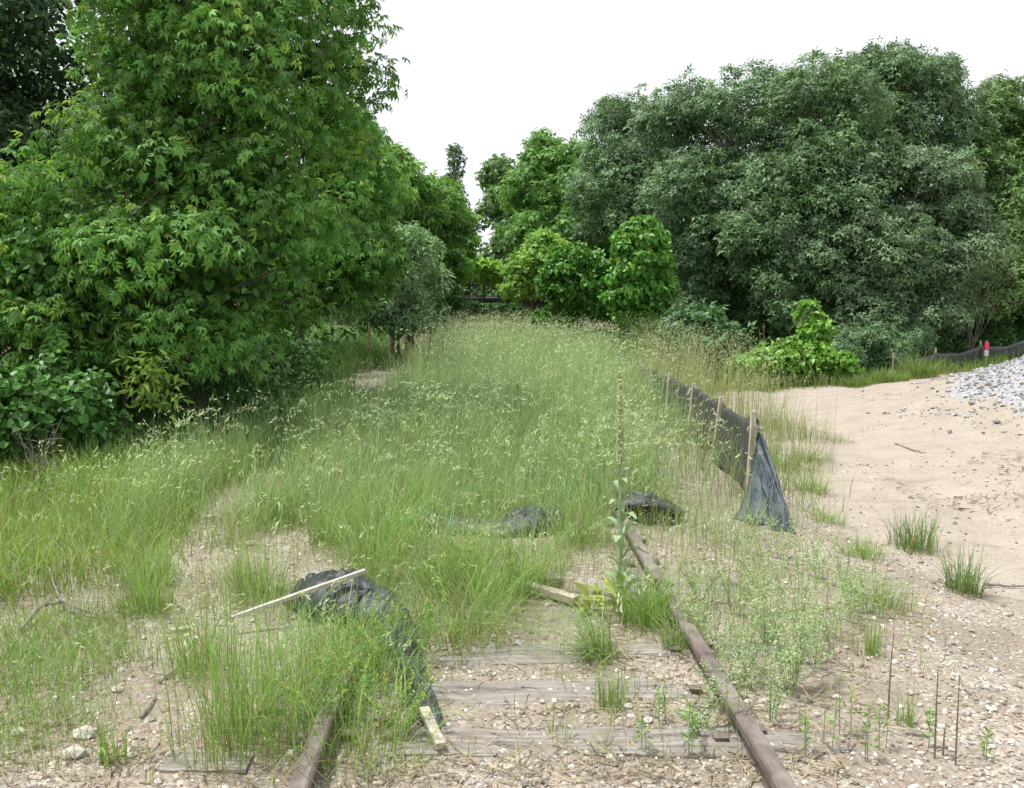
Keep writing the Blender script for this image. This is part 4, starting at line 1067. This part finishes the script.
st = [gp(748, 502), gp(713, 464), gp(688, 442), gp(666, 426)]
for x_, y_ in ((2.27, 13.9), (2.36, 15.6), (2.45, 17.4), (2.55, 19.3), (2.65, 21.4)):
    st.append(np.array([x_, y_, float(gh(x_, y_))]))
sth = [.72, .66, .66, .66, .62, .62, .6, .6, .6]
tilt = [0.03, .10, .08, .05, .02, .06, -.03, .04, .02]
def stake_mesh(h, w=.036):
    mb = MB(); zs = np.linspace(-.15, h, 7)
    ring = np.array([(-1, -1), (1, -1), (1, 1), (-1, 1)]) * w / 2
    v = np.concatenate([np.c_[ring + rng.normal(0, .0015, (4, 2)), np.full(4, z)] for z in zs])
    f = [np.array([(i * 4 + j, i * 4 + (j + 1) % 4, i * 4 + 4 + (j + 1) % 4, i * 4 + 4 + j) for i in range(6) for j in range(4)]), np.array([(3, 2, 1, 0), (24, 25, 26, 27)])]
    return mb.add(v, f)
fence = thing('silt_fence', st[0], 'black silt fence on wooden stakes right of the tall grass, near end torn loose', 'silt fence')
for p, h, tl in zip(st, sth, tilt):
    o = stake_mesh(h).build('stake', M['stake'], fence)
    o.location = p - st[0]; o.rotation_euler = (0.02, tl, rng.uniform(-.3, .3))
for i in range(len(st) - 1):
    a, b_ = st[i], st[i + 1]
    ha, hb = sth[i] - .03, sth[i + 1] - .03
    sag = .04 if i else .06
    def fn(u, v, a=a, b_=b_, ha=ha, hb=hb, i=i):
        P = a + (b_ - a) * u[..., None]
        bow = np.sin(u * math.pi)
        top = ha + (hb - ha) * u - sag * bow
        x = P[..., 0] + .024 + .06 * bow * (1 - v * .6) + tilt[i] * v * .5 * (1 - u) + tilt[i + 1] * v * .5 * u + (vnoise(u * 5 + i * 9, v * 3, 7) - .5) * .03
        return np.stack([x, P[..., 1] + 0 * v, gh(x, P[..., 1]) - .02 + v * (top + .02) + (vnoise(u * 9, v * 0 + i, 3) - .5) * .015 * v], -1)
    v, f = sheet(24, 10, fn)
    o = MB().add(v - st[0], f).build('fabric_panel', M['fabricdull'], fence, smooth=True); solid(o, .003)
# loose end: hangs from the first stake and spreads on the ground towards the camera
A = st[0] + np.array([.02, -.01, .68]); Bq = gp(735, 522) + np.array([0, 0, .01]); Cq = gp(797, 536) + np.array([0, 0, .01]); D_ = st[0] + np.array([.02, 0, .02])
def fn(u, v):
    # u along the base from the stake foot side to the outer corner, v up to the apex
    base = Bq + (Cq - Bq) * u[..., None]
    apex = A + (D_ - A) * 0.55 * (1 - u[..., None]) ** 1.2 + np.array([.04, .02, -.01]) * np.sin(u[..., None] * 2.2)
    w = v[..., None]
    P = base + (apex - base) * w
    out = np.sin(v * math.pi)
    P[..., 2] -= .10 * out * u ** 1.5
    P[..., 0] += .05 * out * u
    P[..., 0] += .03 * np.sin(u * 17 + v * 3) * (1 - v) + (vnoise(u * 6, v * 6, 31) - .5) * .05 * (1 - v * .6)
    P[..., 1] += (vnoise(u * 5, v * 7, 33) - .5) * .09 * (1 - v * .5) + .045 * np.cos(u * 15 + v * 4) * (1 - v * .7)
    P[..., 2] = np.maximum(P[..., 2], gh(P[..., 0], P[..., 1]) + .008)
    return P
v, f = sheet(30, 26, fn)
o = MB().add(v - st[0], f).build('loose_flap', M['fabricthin'], fence, smooth=True); solid(o, .002); tag(o, 'loose blue black flap spread down to the ground')

far = [at(893, 372, 19.6), at(935, 362, 20.5), at(980, 352, 21.5), at(1026, 345, 22.5), at(1090, 340, 24)]
for p in far: p[2] = float(gh(p[0], p[1]))
ff = thing('silt_fence', far[0], 'far black silt fence under the trees at the right edge', 'silt fence')
for i, p in enumerate(far):
    o = stake_mesh(.48, .035).build('stake', M['stake'], ff); o.location = p - far[0]
    if i < len(far) - 1:
        b_ = far[i + 1]
        def fn(u, v, p=p, b_=b_):
            P = p + (b_ - p) * u[..., None]; x = P[..., 0]; y = P[..., 1] - .03 - .07 * np.sin(u * math.pi)
            return np.stack([x, y, gh(x, y) - .02 + v * (.40 - .09 * np.sin(u * math.pi)) + (vnoise(u * 6, v * 3 + i, 2) - .5) * .03], -1)
        v, f = sheet(16, 6, fn)
        solid(MB().add(v - far[0], f).build('fabric_panel', M['fabric'], ff, smooth=True), .003)
mk = at(986, 352, 21.1); mk[2] = float(gh(mk[0], mk[1]))
mt_ = thing('survey_stake', mk, 'thin survey stake with pink and white flagging before the far black fence', 'survey stake')
stake_mesh(.5, .03).build('stake', M['stake'], mt_)
def ribbon(z0, z1, mat):
    v = [(-.035, -.03, z0), (.035, -.035, z0), (.04, -.035, z1), (-.04, -.03, z1), (-.035, .03, z0), (.035, .03, z0), (.04, .03, z1), (-.04, .03, z1)]
    return MB().add(v, np.array([(0, 1, 2, 3), (5, 4, 7, 6), (1, 5, 6, 2), (4, 0, 3, 7), (3, 2, 6, 7), (4, 5, 1, 0)])).build('flagging', mat, mt_)
ribbon(.30, .47, M['flag']); ribbon(.18, .30, M['white'])

# ------------------------------------------------------------------ black fabric on the ground
def cloth_lump(name, label, path, width, height, mat, seed, nu=60, nv=26, fold=0.06):
    """fabric lying along a path: width and height given at the path points, folds and a tucked edge"""
    path = np.asarray(path, float); t = np.linspace(0, 1, len(path))
    width = np.asarray(width, float); height = np.asarray(height, float)
    def fn(u, v):
        x = np.interp(u, t, path[:, 0]); y = np.interp(u, t, path[:, 1])
        dx = np.gradient(x, axis=1); dy = np.gradient(y, axis=1); l = np.hypot(dx, dy) + 1e-9
        w = np.interp(u, t, width); h = np.interp(u, t, height)
        s = (v - .5) * 2
        sx = s * (1 + .25 * (vnoise(u * 14, v * 0 + seed, seed) - .5))
        prof = np.clip(1 - np.abs(s) ** 2.6, 0, 1) ** .5
        endp = np.clip(np.minimum(u, 1 - u) / .06, 0, 1) ** .5
        r = 1 - np.abs(2 * fbm(u * 7 + s * 1.5, s * 1.8 - u * 3, seed, 2) - 1)
        r2 = 1 - np.abs(2 * fbm(u * 11 - s * 2.5, s * 2.6 + 9, seed + 3, 2) - 1)
        z = h * prof * endp * (.62 + .38 * r) + fold * h * 6 * (r2 - .5) * prof * endp * .4
        X = x - dy / l * sx * w * .5 + fold * .4 * (r - .5); Y = y + dx / l * sx * w * .5 + fold * .4 * (r2 - .5)
        return np.stack([X, Y, gh(X, Y) + .004 + np.maximum(z, 0)], -1)
    v, f = sheet(nu, nv, fn)
    c = path.mean(0); c = np.array([c[0], c[1], float(gh(c[0], c[1]))])
    root = thing(name, c, label, 'fabric')
    o = MB().add(v - c, f).build('cloth', mat, root, smooth=True); solid(o, .004)
    return root, c
P = lambda a, b: gp(a, b)[:2]
root, c = cloth_lump('crumpled_fabric', 'crumpled black silt fabric heaped over the left rail, with a long tail to the bottom', [P(296, 600), P(335, 612), P(372, 618), P(388, 630), P(402, 660), P(418, 700), P(432, 738)],
    [.20, .40, .33, .22, .14, .10, .08], [.13, .20, .14, .12, .10, .08, .05], M['fabric'], 3, 110, 40, .10)
e1, e2 = gp(424, 728), gp(441, 754)
se = MB(); d_ = unit(e2 - e1); a_ = unit(np.cross(d_, [0, 0, 1])); 
def bar(mb, p, q, w, h):
    d_ = unit(np.asarray(q) - np.asarray(p)); a_ = unit(np.cross(d_, [0, 0, 1.])); b_ = np.cross(a_, d_)
    n = 6; v = []
    for i in range(n):
        cc_ = np.asarray(p) + (np.asarray(q) - np.asarray(p)) * i / (n - 1)
        for sx, sy in ((-1, -1), (1, -1), (1, 1), (-1, 1)):
            v.append(cc_ + a_ * sx * w / 2 * (1 + rng.normal(0, .05)) + b_ * sy * h / 2 * (1 + rng.normal(0, .05)))
    f = [np.array([(i * 4 + j, i * 4 + (j + 1) % 4, i * 4 + 4 + (j + 1) % 4, i * 4 + 4 + j) for i in range(n - 1) for j in range(4)]), np.array([(3, 2, 1, 0), tuple(np.arange(4) + 4 * (n - 1))])]
    mb.add(np.array(v), f)
bar(se, e1 + np.array([0, 0, .075]) - c, e2 + np.array([0, 0, .03]) - c, .036, .022)
tag(se.build('stake_end', M['stake'], root), 'pale stake end sticking out of the tail')
root, c = cloth_lump('half_buried_fabric', 'black fabric strip lying across the track, mostly hidden in grass', [P(362, 540), P(400, 528), P(455, 532), P(500, 535), P(520, 532), P(548, 530), P(560, 532)],
    [.18, .28, .24, .24, .36, .34, .18], [.09, .15, .10, .07, .15, .15, .05], M['fabric'], 11, 100, 26, .08)
# folded fabric lying over the right rail
p0 = gp(651, 524); 
fr = thing('folded_fabric', p0, 'folded black fabric draped over the far visible end of the right rail', 'fabric')
def fn(u, v):
    # u across, v a closed roll: top sheet, fold over the front, lower sheet
    w = .46 * (1 - .12 * np.sin(v * math.pi * 2))
    a = v * 2 * math.pi * .93 - .5
    ry = .17 * (1 - .35 * (2 * u - 1) ** 4); rz = (.036 + .012 * np.sin(u * 2.2 + .4)) * (1 - .45 * np.abs(2 * u - 1) ** 5)
    X = (u - .5) * w + .02 * np.sin(a)
    Y = .1 + ry * np.cos(a) + .02 * vnoise(u * 5, v * 4, 3)
    Z = .15 + rz * np.sin(a) * (1 + .25 * np.cos(u * 5)) - .03 * np.exp(-((u - .62 - .2 * np.cos(a)) / .07) ** 2) * (np.sin(a) > 0) + (vnoise(u * 9, v * 7, 5) - .5) * .018
    Z = Z - .10 * np.clip(np.abs(u - .33) * 2 - .45, 0, 1)
    return np.stack([X, Y, Z], -1)
v, f = sheet(34, 40, fn)
solid(MB().add(v, f).build('upper_fold', M['fabric'], fr, smooth=True), .004)
def fn(u, v):
    X = (u - .45) * .40; Y = -.05 + v * .3 + .02 * np.sin(u * 14); 
    Z = .02 + .11 * np.clip(v * 3, 0, 1) * (1 - .7 * (2 * u - 1) ** 2) + (vnoise(u * 8, v * 5, 8) - .5) * .04
    return np.stack([X, Y, np.maximum(Z, .01)], -1)
v, f = sheet(26, 12, fn)
solid(MB().add(v, f).build('lower_fold', M['fabric'], fr, smooth=True), .004)

# ------------------------------------------------------------------ wood lying about
def wood_bar(name, label, cat, p, q, w, h, mat, zp=0.0, zq=0.0):
    p = gp(*p); q = gp(*q); p[2] += zp + h / 2; q[2] += zq + h / 2
    c = (p + q) / 2
    mb = MB(); bar(mb, p, q, w, h)
    return tag(mb.build(name, mat, loc=c), label, cat)
wood_bar('wooden_stake', 'long chalky white stake slanting across the crumpled black fabric', 'stake', (232, 634), (366, 618), .028, .018, M['paintedstake'], .07, .235)
wood_bar('broken_board', 'short yellowish broken board lying between the rails', 'board', (526, 592), (576, 607), .06, .035, M['stake'], .02, .02)
wood_bar('wood_block', 'small grey wood block between the rails behind the broken board', 'wood block', (533, 583), (561, 584), .14, .05, M['tie'])
wood_bar('wood_chip', 'flat brown wood chip on the gravel at bottom right', 'wood chip', (906, 734), (929, 737), .03, .012, M['deadwood'])
wood_bar('wood_chip', 'brown wood piece lying in the grass left of the rail', 'wood chip', (170, 633), (192, 630), .04, .02, M['stake'])
wood_bar('concrete_slab', 'grey plank end lying flat at the bottom edge, left of the left rail', 'plank', (165, 764), (250, 764), .14, .012, M['tie'])
bpy.data.objects['concrete_slab'].name = 'plank'
wood_bar('wood_chip', 'short dark tie splinter beside the left rail', 'wood chip', (258, 715), (282, 712), .07, .03, M['tie'])
def branch(name, label, main, subs, r=.012, mat=None, cat='branch'):
    pts = [gp(a, b) + np.array([0, 0, z]) for a, b, z in main]
    c = pts[0].copy(); mb = MB()
    def smooth(pp):
        pp = np.array(pp); t = np.linspace(0, 1, len(pp)); tt = np.linspace(0, 1, len(pp) * 3)
        return np.stack([np.interp(tt, t, pp[:, k]) for k in range(3)], -1) + rng.normal(0, .003, (len(tt), 3))
    mp_ = smooth(pts); tube(mb, mp_ - c, np.linspace(r, r * .45, len(mp_)), 6)
    for s in subs:
        sp2 = smooth([gp(a, b) + np.array([0, 0, z]) for a, b, z in s]); tube(mb, sp2 - c, np.linspace(r * .6, r * .3, len(sp2)), 5)
    o = mb.build(name, mat or M['deadwood']); o.location = c
    return tag(o, label, cat)
branch('dead_branch', 'forked dead branch lying on the stones at far left', [(22, 634, .02), (40, 616, .05), (62, 611, .05), (88, 617, .03), (108, 620, .01)], [[(62, 611, .05), (50, 590, .12), (47, 587, .12), (34, 588, .1)], [(66, 612, .05), (80, 620, .03), (88, 628, .01)]], .011)
branch('stick', 'short dark stick on the stones below the dead branch', [(141, 720, .012), (150, 708, .014), (156, 698, .012)], [], .008, cat='stick')
branch('stick', 'thin twig lying left of the white stake', [(128, 617, .01), (152, 607, .02), (166, 600, .02)], [], .006, cat='stick')
branch('stick', 'thin grey twig on the gravel near the crossing tufts', [(158, 684, .01), (172, 676, .014), (180, 668, .012)], [], .007, cat='stick')
branch('stick', 'thin dark stick at the right edge of the sand', [(985, 587, .012), (1003, 588, .014), (1040, 588, .012)], [], .010, cat='stick')
branch('stick', 'thin stick lying far out on the sand', [(895, 444, .012), (915, 452, .014), (925, 454, .012)], [], .010, cat='stick')
for px, py, s_, lb in ((85, 737, .055, 'large pale stone at bottom left'), (74, 757, .05, 'pale stone at the very bottom left, below the large one'), (18, 735, .035, 'greyish stone at the left edge near the bottom'), (118, 691, .03, 'white stone on the stony path'), (250, 545, .04, 'white stone behind the thin clump by the wheel path')):
    p = gp(px, py); mb = MB()
    v = ICO_V * rng.uniform(.8, 1.15, (12, 1)) * np.array([1, .8, .55]) * s_
    mb.add(v + np.array([0, 0, s_ * .25]), ICO_F, (.44, .41, .36))
    o = mb.build('stone', M['stone']); o.location = p; tag(o, lb, 'stone')
for _ in range(70):
    for _t in range(40):
        y_ = rng.uniform(3.4, 5.2); x_ = rng.uniform(-.52, .5) * y_
        if rng.random() < ballast_density(np.array([x_]), np.array([y_]))[0] ** 2: break
    s_ = rng.uniform(.014, .024)
    mb = MB(); mb.add(ICO_V * rng.uniform(.75, 1.2, (12, 1)) * np.array([1, .8, .6]) * s_, ICO_F, STONE_COL[rng.integers(0, 7)] * 1.08)
    o = mb.build('stone', M['stone']); o.location = (x_, y_, float(gh(x_, y_)) + s_ * .3); o.rotation_euler = (0, 0, rng.uniform(0, 6))
    tag(o, 'pebble sized ballast stone lying loose on the gravel', 'stone', 'loose ballast stones in the foreground')

# dark crumbs and twigs washed into lines on the sand
k = 1500
x = rng.uniform(3.6, 8.5, k); y = np.where(rng.random(k) < .5, 9.6 + .10 * (x - 4) , 8.3 - .12 * (x - 5)) + rng.normal(0, .3, k) + .5 * (fbm(x, x * 0, 83) - .5)
q_ = rng.random(k) < S((fbm(x * .9, y * .9, 84) - .4) / .15); x, y = x[q_], y[q_]; k = len(x); a = rng.normal(0.1, .5, k)
mb = MB()
X, Yv, Z = frames(unit(np.stack([rng.normal(0, .3, k), rng.normal(0, .3, k), np.ones(k)], -1)), np.stack([np.cos(a), np.sin(a), np.zeros(k)], -1))
inst(mb, np.array([(-.09, 0, 0), (.09, .05, .03), (.02, 1, .06)]), [np.array([(0, 1, 2)])], np.stack([x, y, gh(x, y) + .012], -1), X, Yv, Z, rng.uniform(.03, .12, k), np.array([.19, .15, .115]) * rng.uniform(.4, 1.3, (k, 1)))
tag(mb.build('sand_debris', M['seed']), 'dark crumbs and twigs lying in lines on the sandy track', 'debris', kind='stuff')

def bare_shrub(name, label, px, py, Y, h, n, spread, lean=0.0, r=.012):
    b = at(px, py, Y); b[2] = float(gh(b[0], b[1])); mb = MB()
    for q in range(n):
        a = rng.uniform(0, 6.283); e = np.array([math.cos(a) * spread + lean, math.sin(a) * spread * .5, h * rng.uniform(.6, 1)])
        ax = bezier((0, 0, -.02), e * np.array([.3, .3, .65]), e, 9); ax[1:] += rng.normal(0, .012 * h, (8, 3))
        tube(mb, ax, np.linspace(r, r * .25, 9), 4, cap=False)
        for _ in range(5):
            j = rng.integers(3, 8); d = rdir(1)[0] * np.array([1, .6, .6]) + np.array([lean * .3, 0, .4])
            tube(mb, bezier(ax[j], ax[j] + d * h * .12, ax[j] + d * h * .22 + np.array([0, 0, -.02]), 5), np.linspace(r * .45, r * .15, 5), 3, cap=False)
    o = mb.build(name, M['deadwood']); o.location = b
    return tag(o, label, 'dead shrub')
bare_shrub('dead_shrub', 'bare grey dead twigs in front of the oaks near the right edge', 968, 372, 22.3, 3.4, 12, 1.0, .6, .009)
bare_shrub('dead_shrub', 'pale leafless twigs sticking out of the bramble shrub at far left', 38, 470, 8.2, .75, 6, .22, 0, .006)

# ------------------------------------------------------------------ mulleins, dry stalks, weeds
def mullein(px, py, h, label, leaf_n=16, live=True, group=None, spike=.4, rad=.012):
    p = gp(px, py)
    root = thing('mullein_plant' if live else 'mullein_stalk', p, label, 'mullein', group)
    bend = rng.normal(0, .02, 2)
    ax = np.array([(bend[0] * t * t, bend[1] * t * t, h * t) for t in np.linspace(0, 1, 12)])
    mb = MB(); tube(mb, ax, np.linspace(rad, rad * .5, 12), 7, (0.36, 0.46, 0.24) if live else (.33, .25, .16))
    mb.build('stem', M['stem'], root, smooth=True)
    # flower spike: packed buds
    mb = MB(); n = int(h * spike * 700)
    t = 1 - spike * rng.random(n); a = rng.uniform(0, 6.283, n)
    rr = rad * 1.35 * (1.1 - .6 * (t - (1 - spike)) / spike)
    pos = np.stack([bend[0] * t * t + rr * np.cos(a), bend[1] * t * t + rr * np.sin(a), h * t + .01], -1)
    d = np.stack([np.cos(a), np.sin(a), np.full(n, .5)], -1)
    X, Yv, Z = frames(d, np.tile([0, 0, 1.], (n, 1)))
    cA = np.array([(.42, .52, .22), (.58, .62, .30)]) if live else np.array([(.30, .21, .12), (.40, .31, .19)])
    col = cA[rng.integers(0, 2, n)] * rng.uniform(.8, 1.2, (n, 1))
    inst(mb, OCT_V * np.array([.9, 1.2, 1]), [OCT_F], pos, X, Yv, Z, .0068 * rad / .012, col)
    if live:
        s = rng.random(n) < .004
        inst(mb, OCT_V * np.array([1, 1, .5]), [OCT_F], pos[s] * 1.0 + unit(d[s]) * .008, X[s], Yv[s], Z[s], .012, np.tile((.75, .6, .06), (s.sum(), 1)))
    mb.build('flower_spike', M['stem'], root)
    if leaf_n:
        for q in range(leaf_n):
            t = (q + .5) / leaf_n * (1 - spike) * .98; ln = (.22 - .12 * t / (1 - spike)) * rng.uniform(.85, 1.15)
            a = q * 2.4 + rng.normal(0, .2)
            us = np.linspace(0, 1, 8); upang = 1.0 + .25 * t
            rows = []
            for u_ in us:
                hx = ln * (u_ * math.cos(upang)) + ln * .35 * u_ ** 3; hz = ln * u_ * math.sin(upang) - ln * .55 * u_ ** 3
                wv_ = ln * .145 * (math.sin(math.pi * min(u_ * .93 + .06, 1)) ** .8) + .002
                for s_, dz in ((-1, .012), (0, 0), (1, .012)):
                    rows.append((hx, s_ * wv_, hz + dz * abs(math.sin(u_ * 3)) + .004 * math.sin(u_ * 20 + s_)))
            v = np.array(rows); ca_, sa_ = math.cos(a), math.sin(a)
            v = np.stack([v[:, 0] * ca_ - v[:, 1] * sa_, v[:, 0] * sa_ + v[:, 1] * ca_, v[:, 2]], -1) + np.array([bend[0] * t * t, bend[1] * t * t, h * t])
            f = np.array([(i * 3 + j, i * 3 + j + 1, i * 3 + 4 + j, i * 3 + 3 + j) for i in range(7) for j in range(2)])
            MB().add(v, f, np.array([.27, .36, .21]) * rng.uniform(.9, 1.15)).build('leaf', M['mullein'], root, smooth=True)
    return root
mullein(620, 602, 1.22, 'tall green mullein with woolly leaves standing between the rails', 18)
MS = 'mullein stalks standing over the grass'
for px, py, h, lb in ((516, 440, .62, 'brown mullein stalk in the middle of the tall grass'), (430, 385, .85, 'mullein stalk with a thin brown tip left of the tall grass'), (443, 380, .8, 'mullein stalk just right of the brown tipped one'), (370, 376, 1.0, 'lone mullein stalk on the bare sandy patch'),
                      (405, 378, .75, 'short mullein stalk behind the bare sandy patch'), (390, 372, .7, 'thin mullein stalk at the back of the sandy patch'), (521, 350, .9, 'far mullein stalk before the yellow green young tree'), (533, 352, .9, 'far mullein stalk right next to the vine mound'), (495, 352, .9, 'far mullein stalk under the black bridge'), (665, 395, .75, 'brown stalk rising behind the silt fence stakes')):
    mullein(px, py, h, lb, 0, False, MS, .5 if h > .65 else .6, .016 if py < 400 else .012)
# dark weedy plant standing left in the meadow
def weed(name, label, cat, px, py, h, nst, leafn, leafsize, cols, spread=.35, group=None, flower=None, shape=OVAL, r=.0019, stemc=(.30, .40, .18)):
    p = gp(px, py); root = thing(name, p, label, cat, group)
    sm = MB(); lm = MB(); fm = MB()
    for s in range(nst):
        a = rng.uniform(0, 6.283); tp = np.array([math.cos(a), math.sin(a), 0]) * h * spread * rng.uniform(.3, 1.2); hh = h * rng.uniform(.6, 1.05)
        b0 = np.array([math.cos(a), math.sin(a), 0]) * .02
        ax = bezier(b0, b0 + tp * .25 + np.array([0, 0, hh * .6]), tp + np.array([0, 0, hh]), 9)
        tube(sm, ax, np.linspace(r, r * .4, 9), 4, stemc, False)
        n = leafn; t = rng.uniform(.18, 1, n); idx = t * 8; i0 = np.minimum(idx.astype(int), 7); fr_ = (idx - i0)[:, None]
        pos = ax[i0] * (1 - fr_) + ax[i0 + 1] * fr_
        d = unit(np.stack([rng.normal(size=n), rng.normal(size=n), rng.uniform(-.1, .9, n)], -1))
        pos = pos + d * (h * .09 * rng.random((n, 1)) * (1.2 - t[:, None]))
        X, Yv, Z = frames(unit(rng.normal(0, .5, (n, 3)) + np.array([0, -.2, .8])), d)
        f_ = rng.random((n, 1)); col = (np.array(cols[0]) * (1 - f_) + np.array(cols[1]) * f_) * rng.uniform(.8, 1.2, (n, 1))
        inst(lm, shape[0], shape[1], pos, X, Yv, Z, leafsize * rng.uniform(.6, 1.3, n), col)
        if flower is not None:
            m = 9; tt = np.linspace(.8, 1.05, m)[:, None]; pp = ax[-3] + (ax[-1] - ax[-3]) * ((tt - .8) / .2)
            X, Yv, Z = frames(rdir(m), rdir(m)); inst(fm, OCT_V * np.array([1, 1.6, 1]), [OCT_F], pp + rng.normal(0, .003, (m, 3)), X, Yv, Z, .0034, np.tile(flower, (m, 1)))
    sm.build('stems', M['stem'], root); tag(root.children[-1], kind='stuff')
    o = lm.build('leaves', M['weed'], root); tag(o, kind='stuff')
    if flower is not None: tag(fm.build('flowers', M['weed'], root), kind='stuff')
    return root
PALE = ((.24, .37, .15), (.42, .53, .30))
WG = 'bushy pale weeds right of the right rail'
weed('sweet_clover', 'biggest bushy pale weed right of the right rail, over the tie end', 'weed', 790, 690, .42, 14, 55, .016, PALE, .5, WG, (.55, .58, .38))
for px, py, h in ((765, 640, .42), (740, 680, .36), (830, 640, .36), (800, 610, .36), (760, 590, .3), (735, 615, .3), (720, 655, .28), (770, 720, .3), (850, 620, .28), (820, 580, .26), (720, 700, .22), (700, 735, .2), (745, 555, .3), (780, 560, .28), (700, 600, .22), (845, 590, .26), (870, 615, .24), (690, 640, .2), (755, 690, .3), (815, 665, .3)):
    weed('sweet_clover', 'pale small leaved bushy weed on the gravel right of the right rail', 'weed', px, py, h, 8, 38, .015, PALE, .75, WG, (.5, .55, .34))
for px, py, h in ((380, 680, .3), (420, 660, .32), (355, 720, .28), (400, 740, .24), (450, 600, .36), (310, 735, .3), (520, 600, .25)):
    weed('yellow_vetch', 'fine leaved green weed with yellow dots among the grass by the left rail', 'weed', px, py, h, 8, 50, .016, ((.14, .28, .06), (.25, .38, .11)), .55, 'green weeds by the left rail', (.6, .6, .14))
weed('pepperweed', 'white flowering weed spike left of the tall grass', 'weed', 308, 495, .30, 4, 30, .02, ((.35, .42, .28), (.5, .55, .42)), .25, None, (.75, .75, .68))
weed('dark_weed', 'tall dark leafy weed at the left of the tall grass', 'weed', 425, 405, .85, 4, 60, .05, ((.12, .21, .09), (.2, .28, .13)), .12, None, None, LANCE, .004)
for px, py, h, c_ in ((250, 470, .4, 0), (330, 440, .45, 1), (480, 470, .55, 1), (560, 430, .6, 0), (450, 430, .6, 2), (380, 480, .5, 2), (540, 490, .45, 1), (300, 460, .4, 2), (590, 470, .45, 0), (500, 410, .7, 2), (180, 500, .35, 1), (110, 480, .4, 0), (60, 510, .35, 1), (640, 450, .4, 1), (700, 470, .35, 2), (670, 440, .4, 0)):
    weed('meadow_weed', ('loose leafy green weed among the tall grass', 'silvery feathery weed among the tall grass', 'dry brown branching weed among the tall grass')[c_], 'weed', px, py, h, 5, 45, (.028, .022, .014)[c_], (((.13, .27, .08), (.24, .40, .14)), ((.34, .44, .28), (.5, .58, .42)), ((.30, .24, .15), (.42, .36, .24)))[c_], .35, 'mixed weeds among the tall grass', ((.5, .52, .3), (.66, .68, .58), (.4, .33, .2))[c_], LANCE, .003, ((.22, .3, .1), (.3, .36, .2), (.3, .24, .15))[c_])
weed('yellowing_rosette', 'yellowing broad leaved rosette at the foot of the mullein', 'weed', 600, 612, .14, 5, 4, .13, ((.34, .40, .12), (.46, .47, .18)), 1.0, None, None, LANCE)
for px, py, h, lb in ((937, 756, .36, 'dry dark stalk on the gravel, left one of the tall pair'), (956, 762, .42, 'dry dark stalk on the gravel, right one of the tall pair'), (893, 722, .34, 'thin dry stalk standing on the gravel near the tie end'), (946, 758, .2, 'short green stalk between the tall dry pair')):
    weed('dry_stalk', lb, 'dry stalk', px, py, h, 1, 10, .012, ((.2, .3, .1), (.28, .33, .14)), .06, 'dry stalks at bottom right', None, OVAL, .004, (.20, .17, .12))
for px, py, h in ((828, 748, .3), (845, 735, .24), (870, 760, .26), (880, 748, .2), (925, 745, .2), (800, 755, .22), (640, 755, .16), (690, 760, .2), (660, 720, .18), (735, 745, .3), (990, 760, .12)):
    weed('sprout', 'thin upright green sprout on the gravel near the bottom edge', 'weed', px, py, h, 2, 16, .022, ((.17, .31, .07), (.26, .4, .11)), .12, 'green sprouts near the bottom edge', None, LANCE, .0025)
# pale arching dead stems and tall reeds behind the silt fence
for px, py, h in ((700, 405, 1.25), (727, 400, 1.3), (740, 405, 1.1), (715, 395, 1.35), (752, 400, 1.0), (690, 400, 1.2), (765, 398, 1.2)):
    weed('tall_stalk', 'tall thin pale stalk rising above the grass behind the silt fence', 'dry stalk', px, py, h, 2, 6, .05, ((.25, .3, .15), (.34, .36, .2)), .1, 'tall stalks behind the silt fence', (.4, .36, .24), LANCE, .005, (.34, .32, .2))

# ------------------------------------------------------------------ the bridge at the end of the old track
bp_ = at(492, 293, 43.0); bp_[2] = 1.2
br = thing('bridge', bp_, 'black steel railway bridge with a post railing at the far end of the track', 'bridge')
def box(mb, x0, x1, y0, y1, z0, z1):
    v = [(x, y, z) for z in (z0, z1) for x, y in ((x0, y0), (x1, y0), (x1, y1), (x0, y1))]
    mb.add(v, np.array([(3, 2, 1, 0), (4, 5, 6, 7), (0, 1, 5, 4), (1, 2, 6, 5), (2, 3, 7, 6), (3, 0, 4, 7)]))
mb = MB(); box(mb, -3.2, 3.2, -.2, .2, -.9, .0); mb.build('girder', M['blacksteel'], br)
mb = MB(); box(mb, -3.2, 3.2, -.35, 3, .003, .12); mb.build('deck', M['blacksteel'], br)
mb = MB(); box(mb, -3.2, 3.2, -.30, -.22, .60, .70); mb.build('top_rail', M['blacksteel'], br)
for i in range(10):
    x_ = -2.9 + i * .64; mb = MB(); box(mb, x_ - .045, x_ + .045, -.29, -.23, .122, .598); mb.build('post', M['blacksteel'], br)
mb = MB(); box(mb, -3.0, -2.2, -.2, 2.8, -3, -.903); mb.build('abutment', M['blacksteel'], br)
mb = MB(); box(mb, 2.2, 3.0, -.2, 2.8, -3, -.903); mb.build('abutment', M['blacksteel'], br)
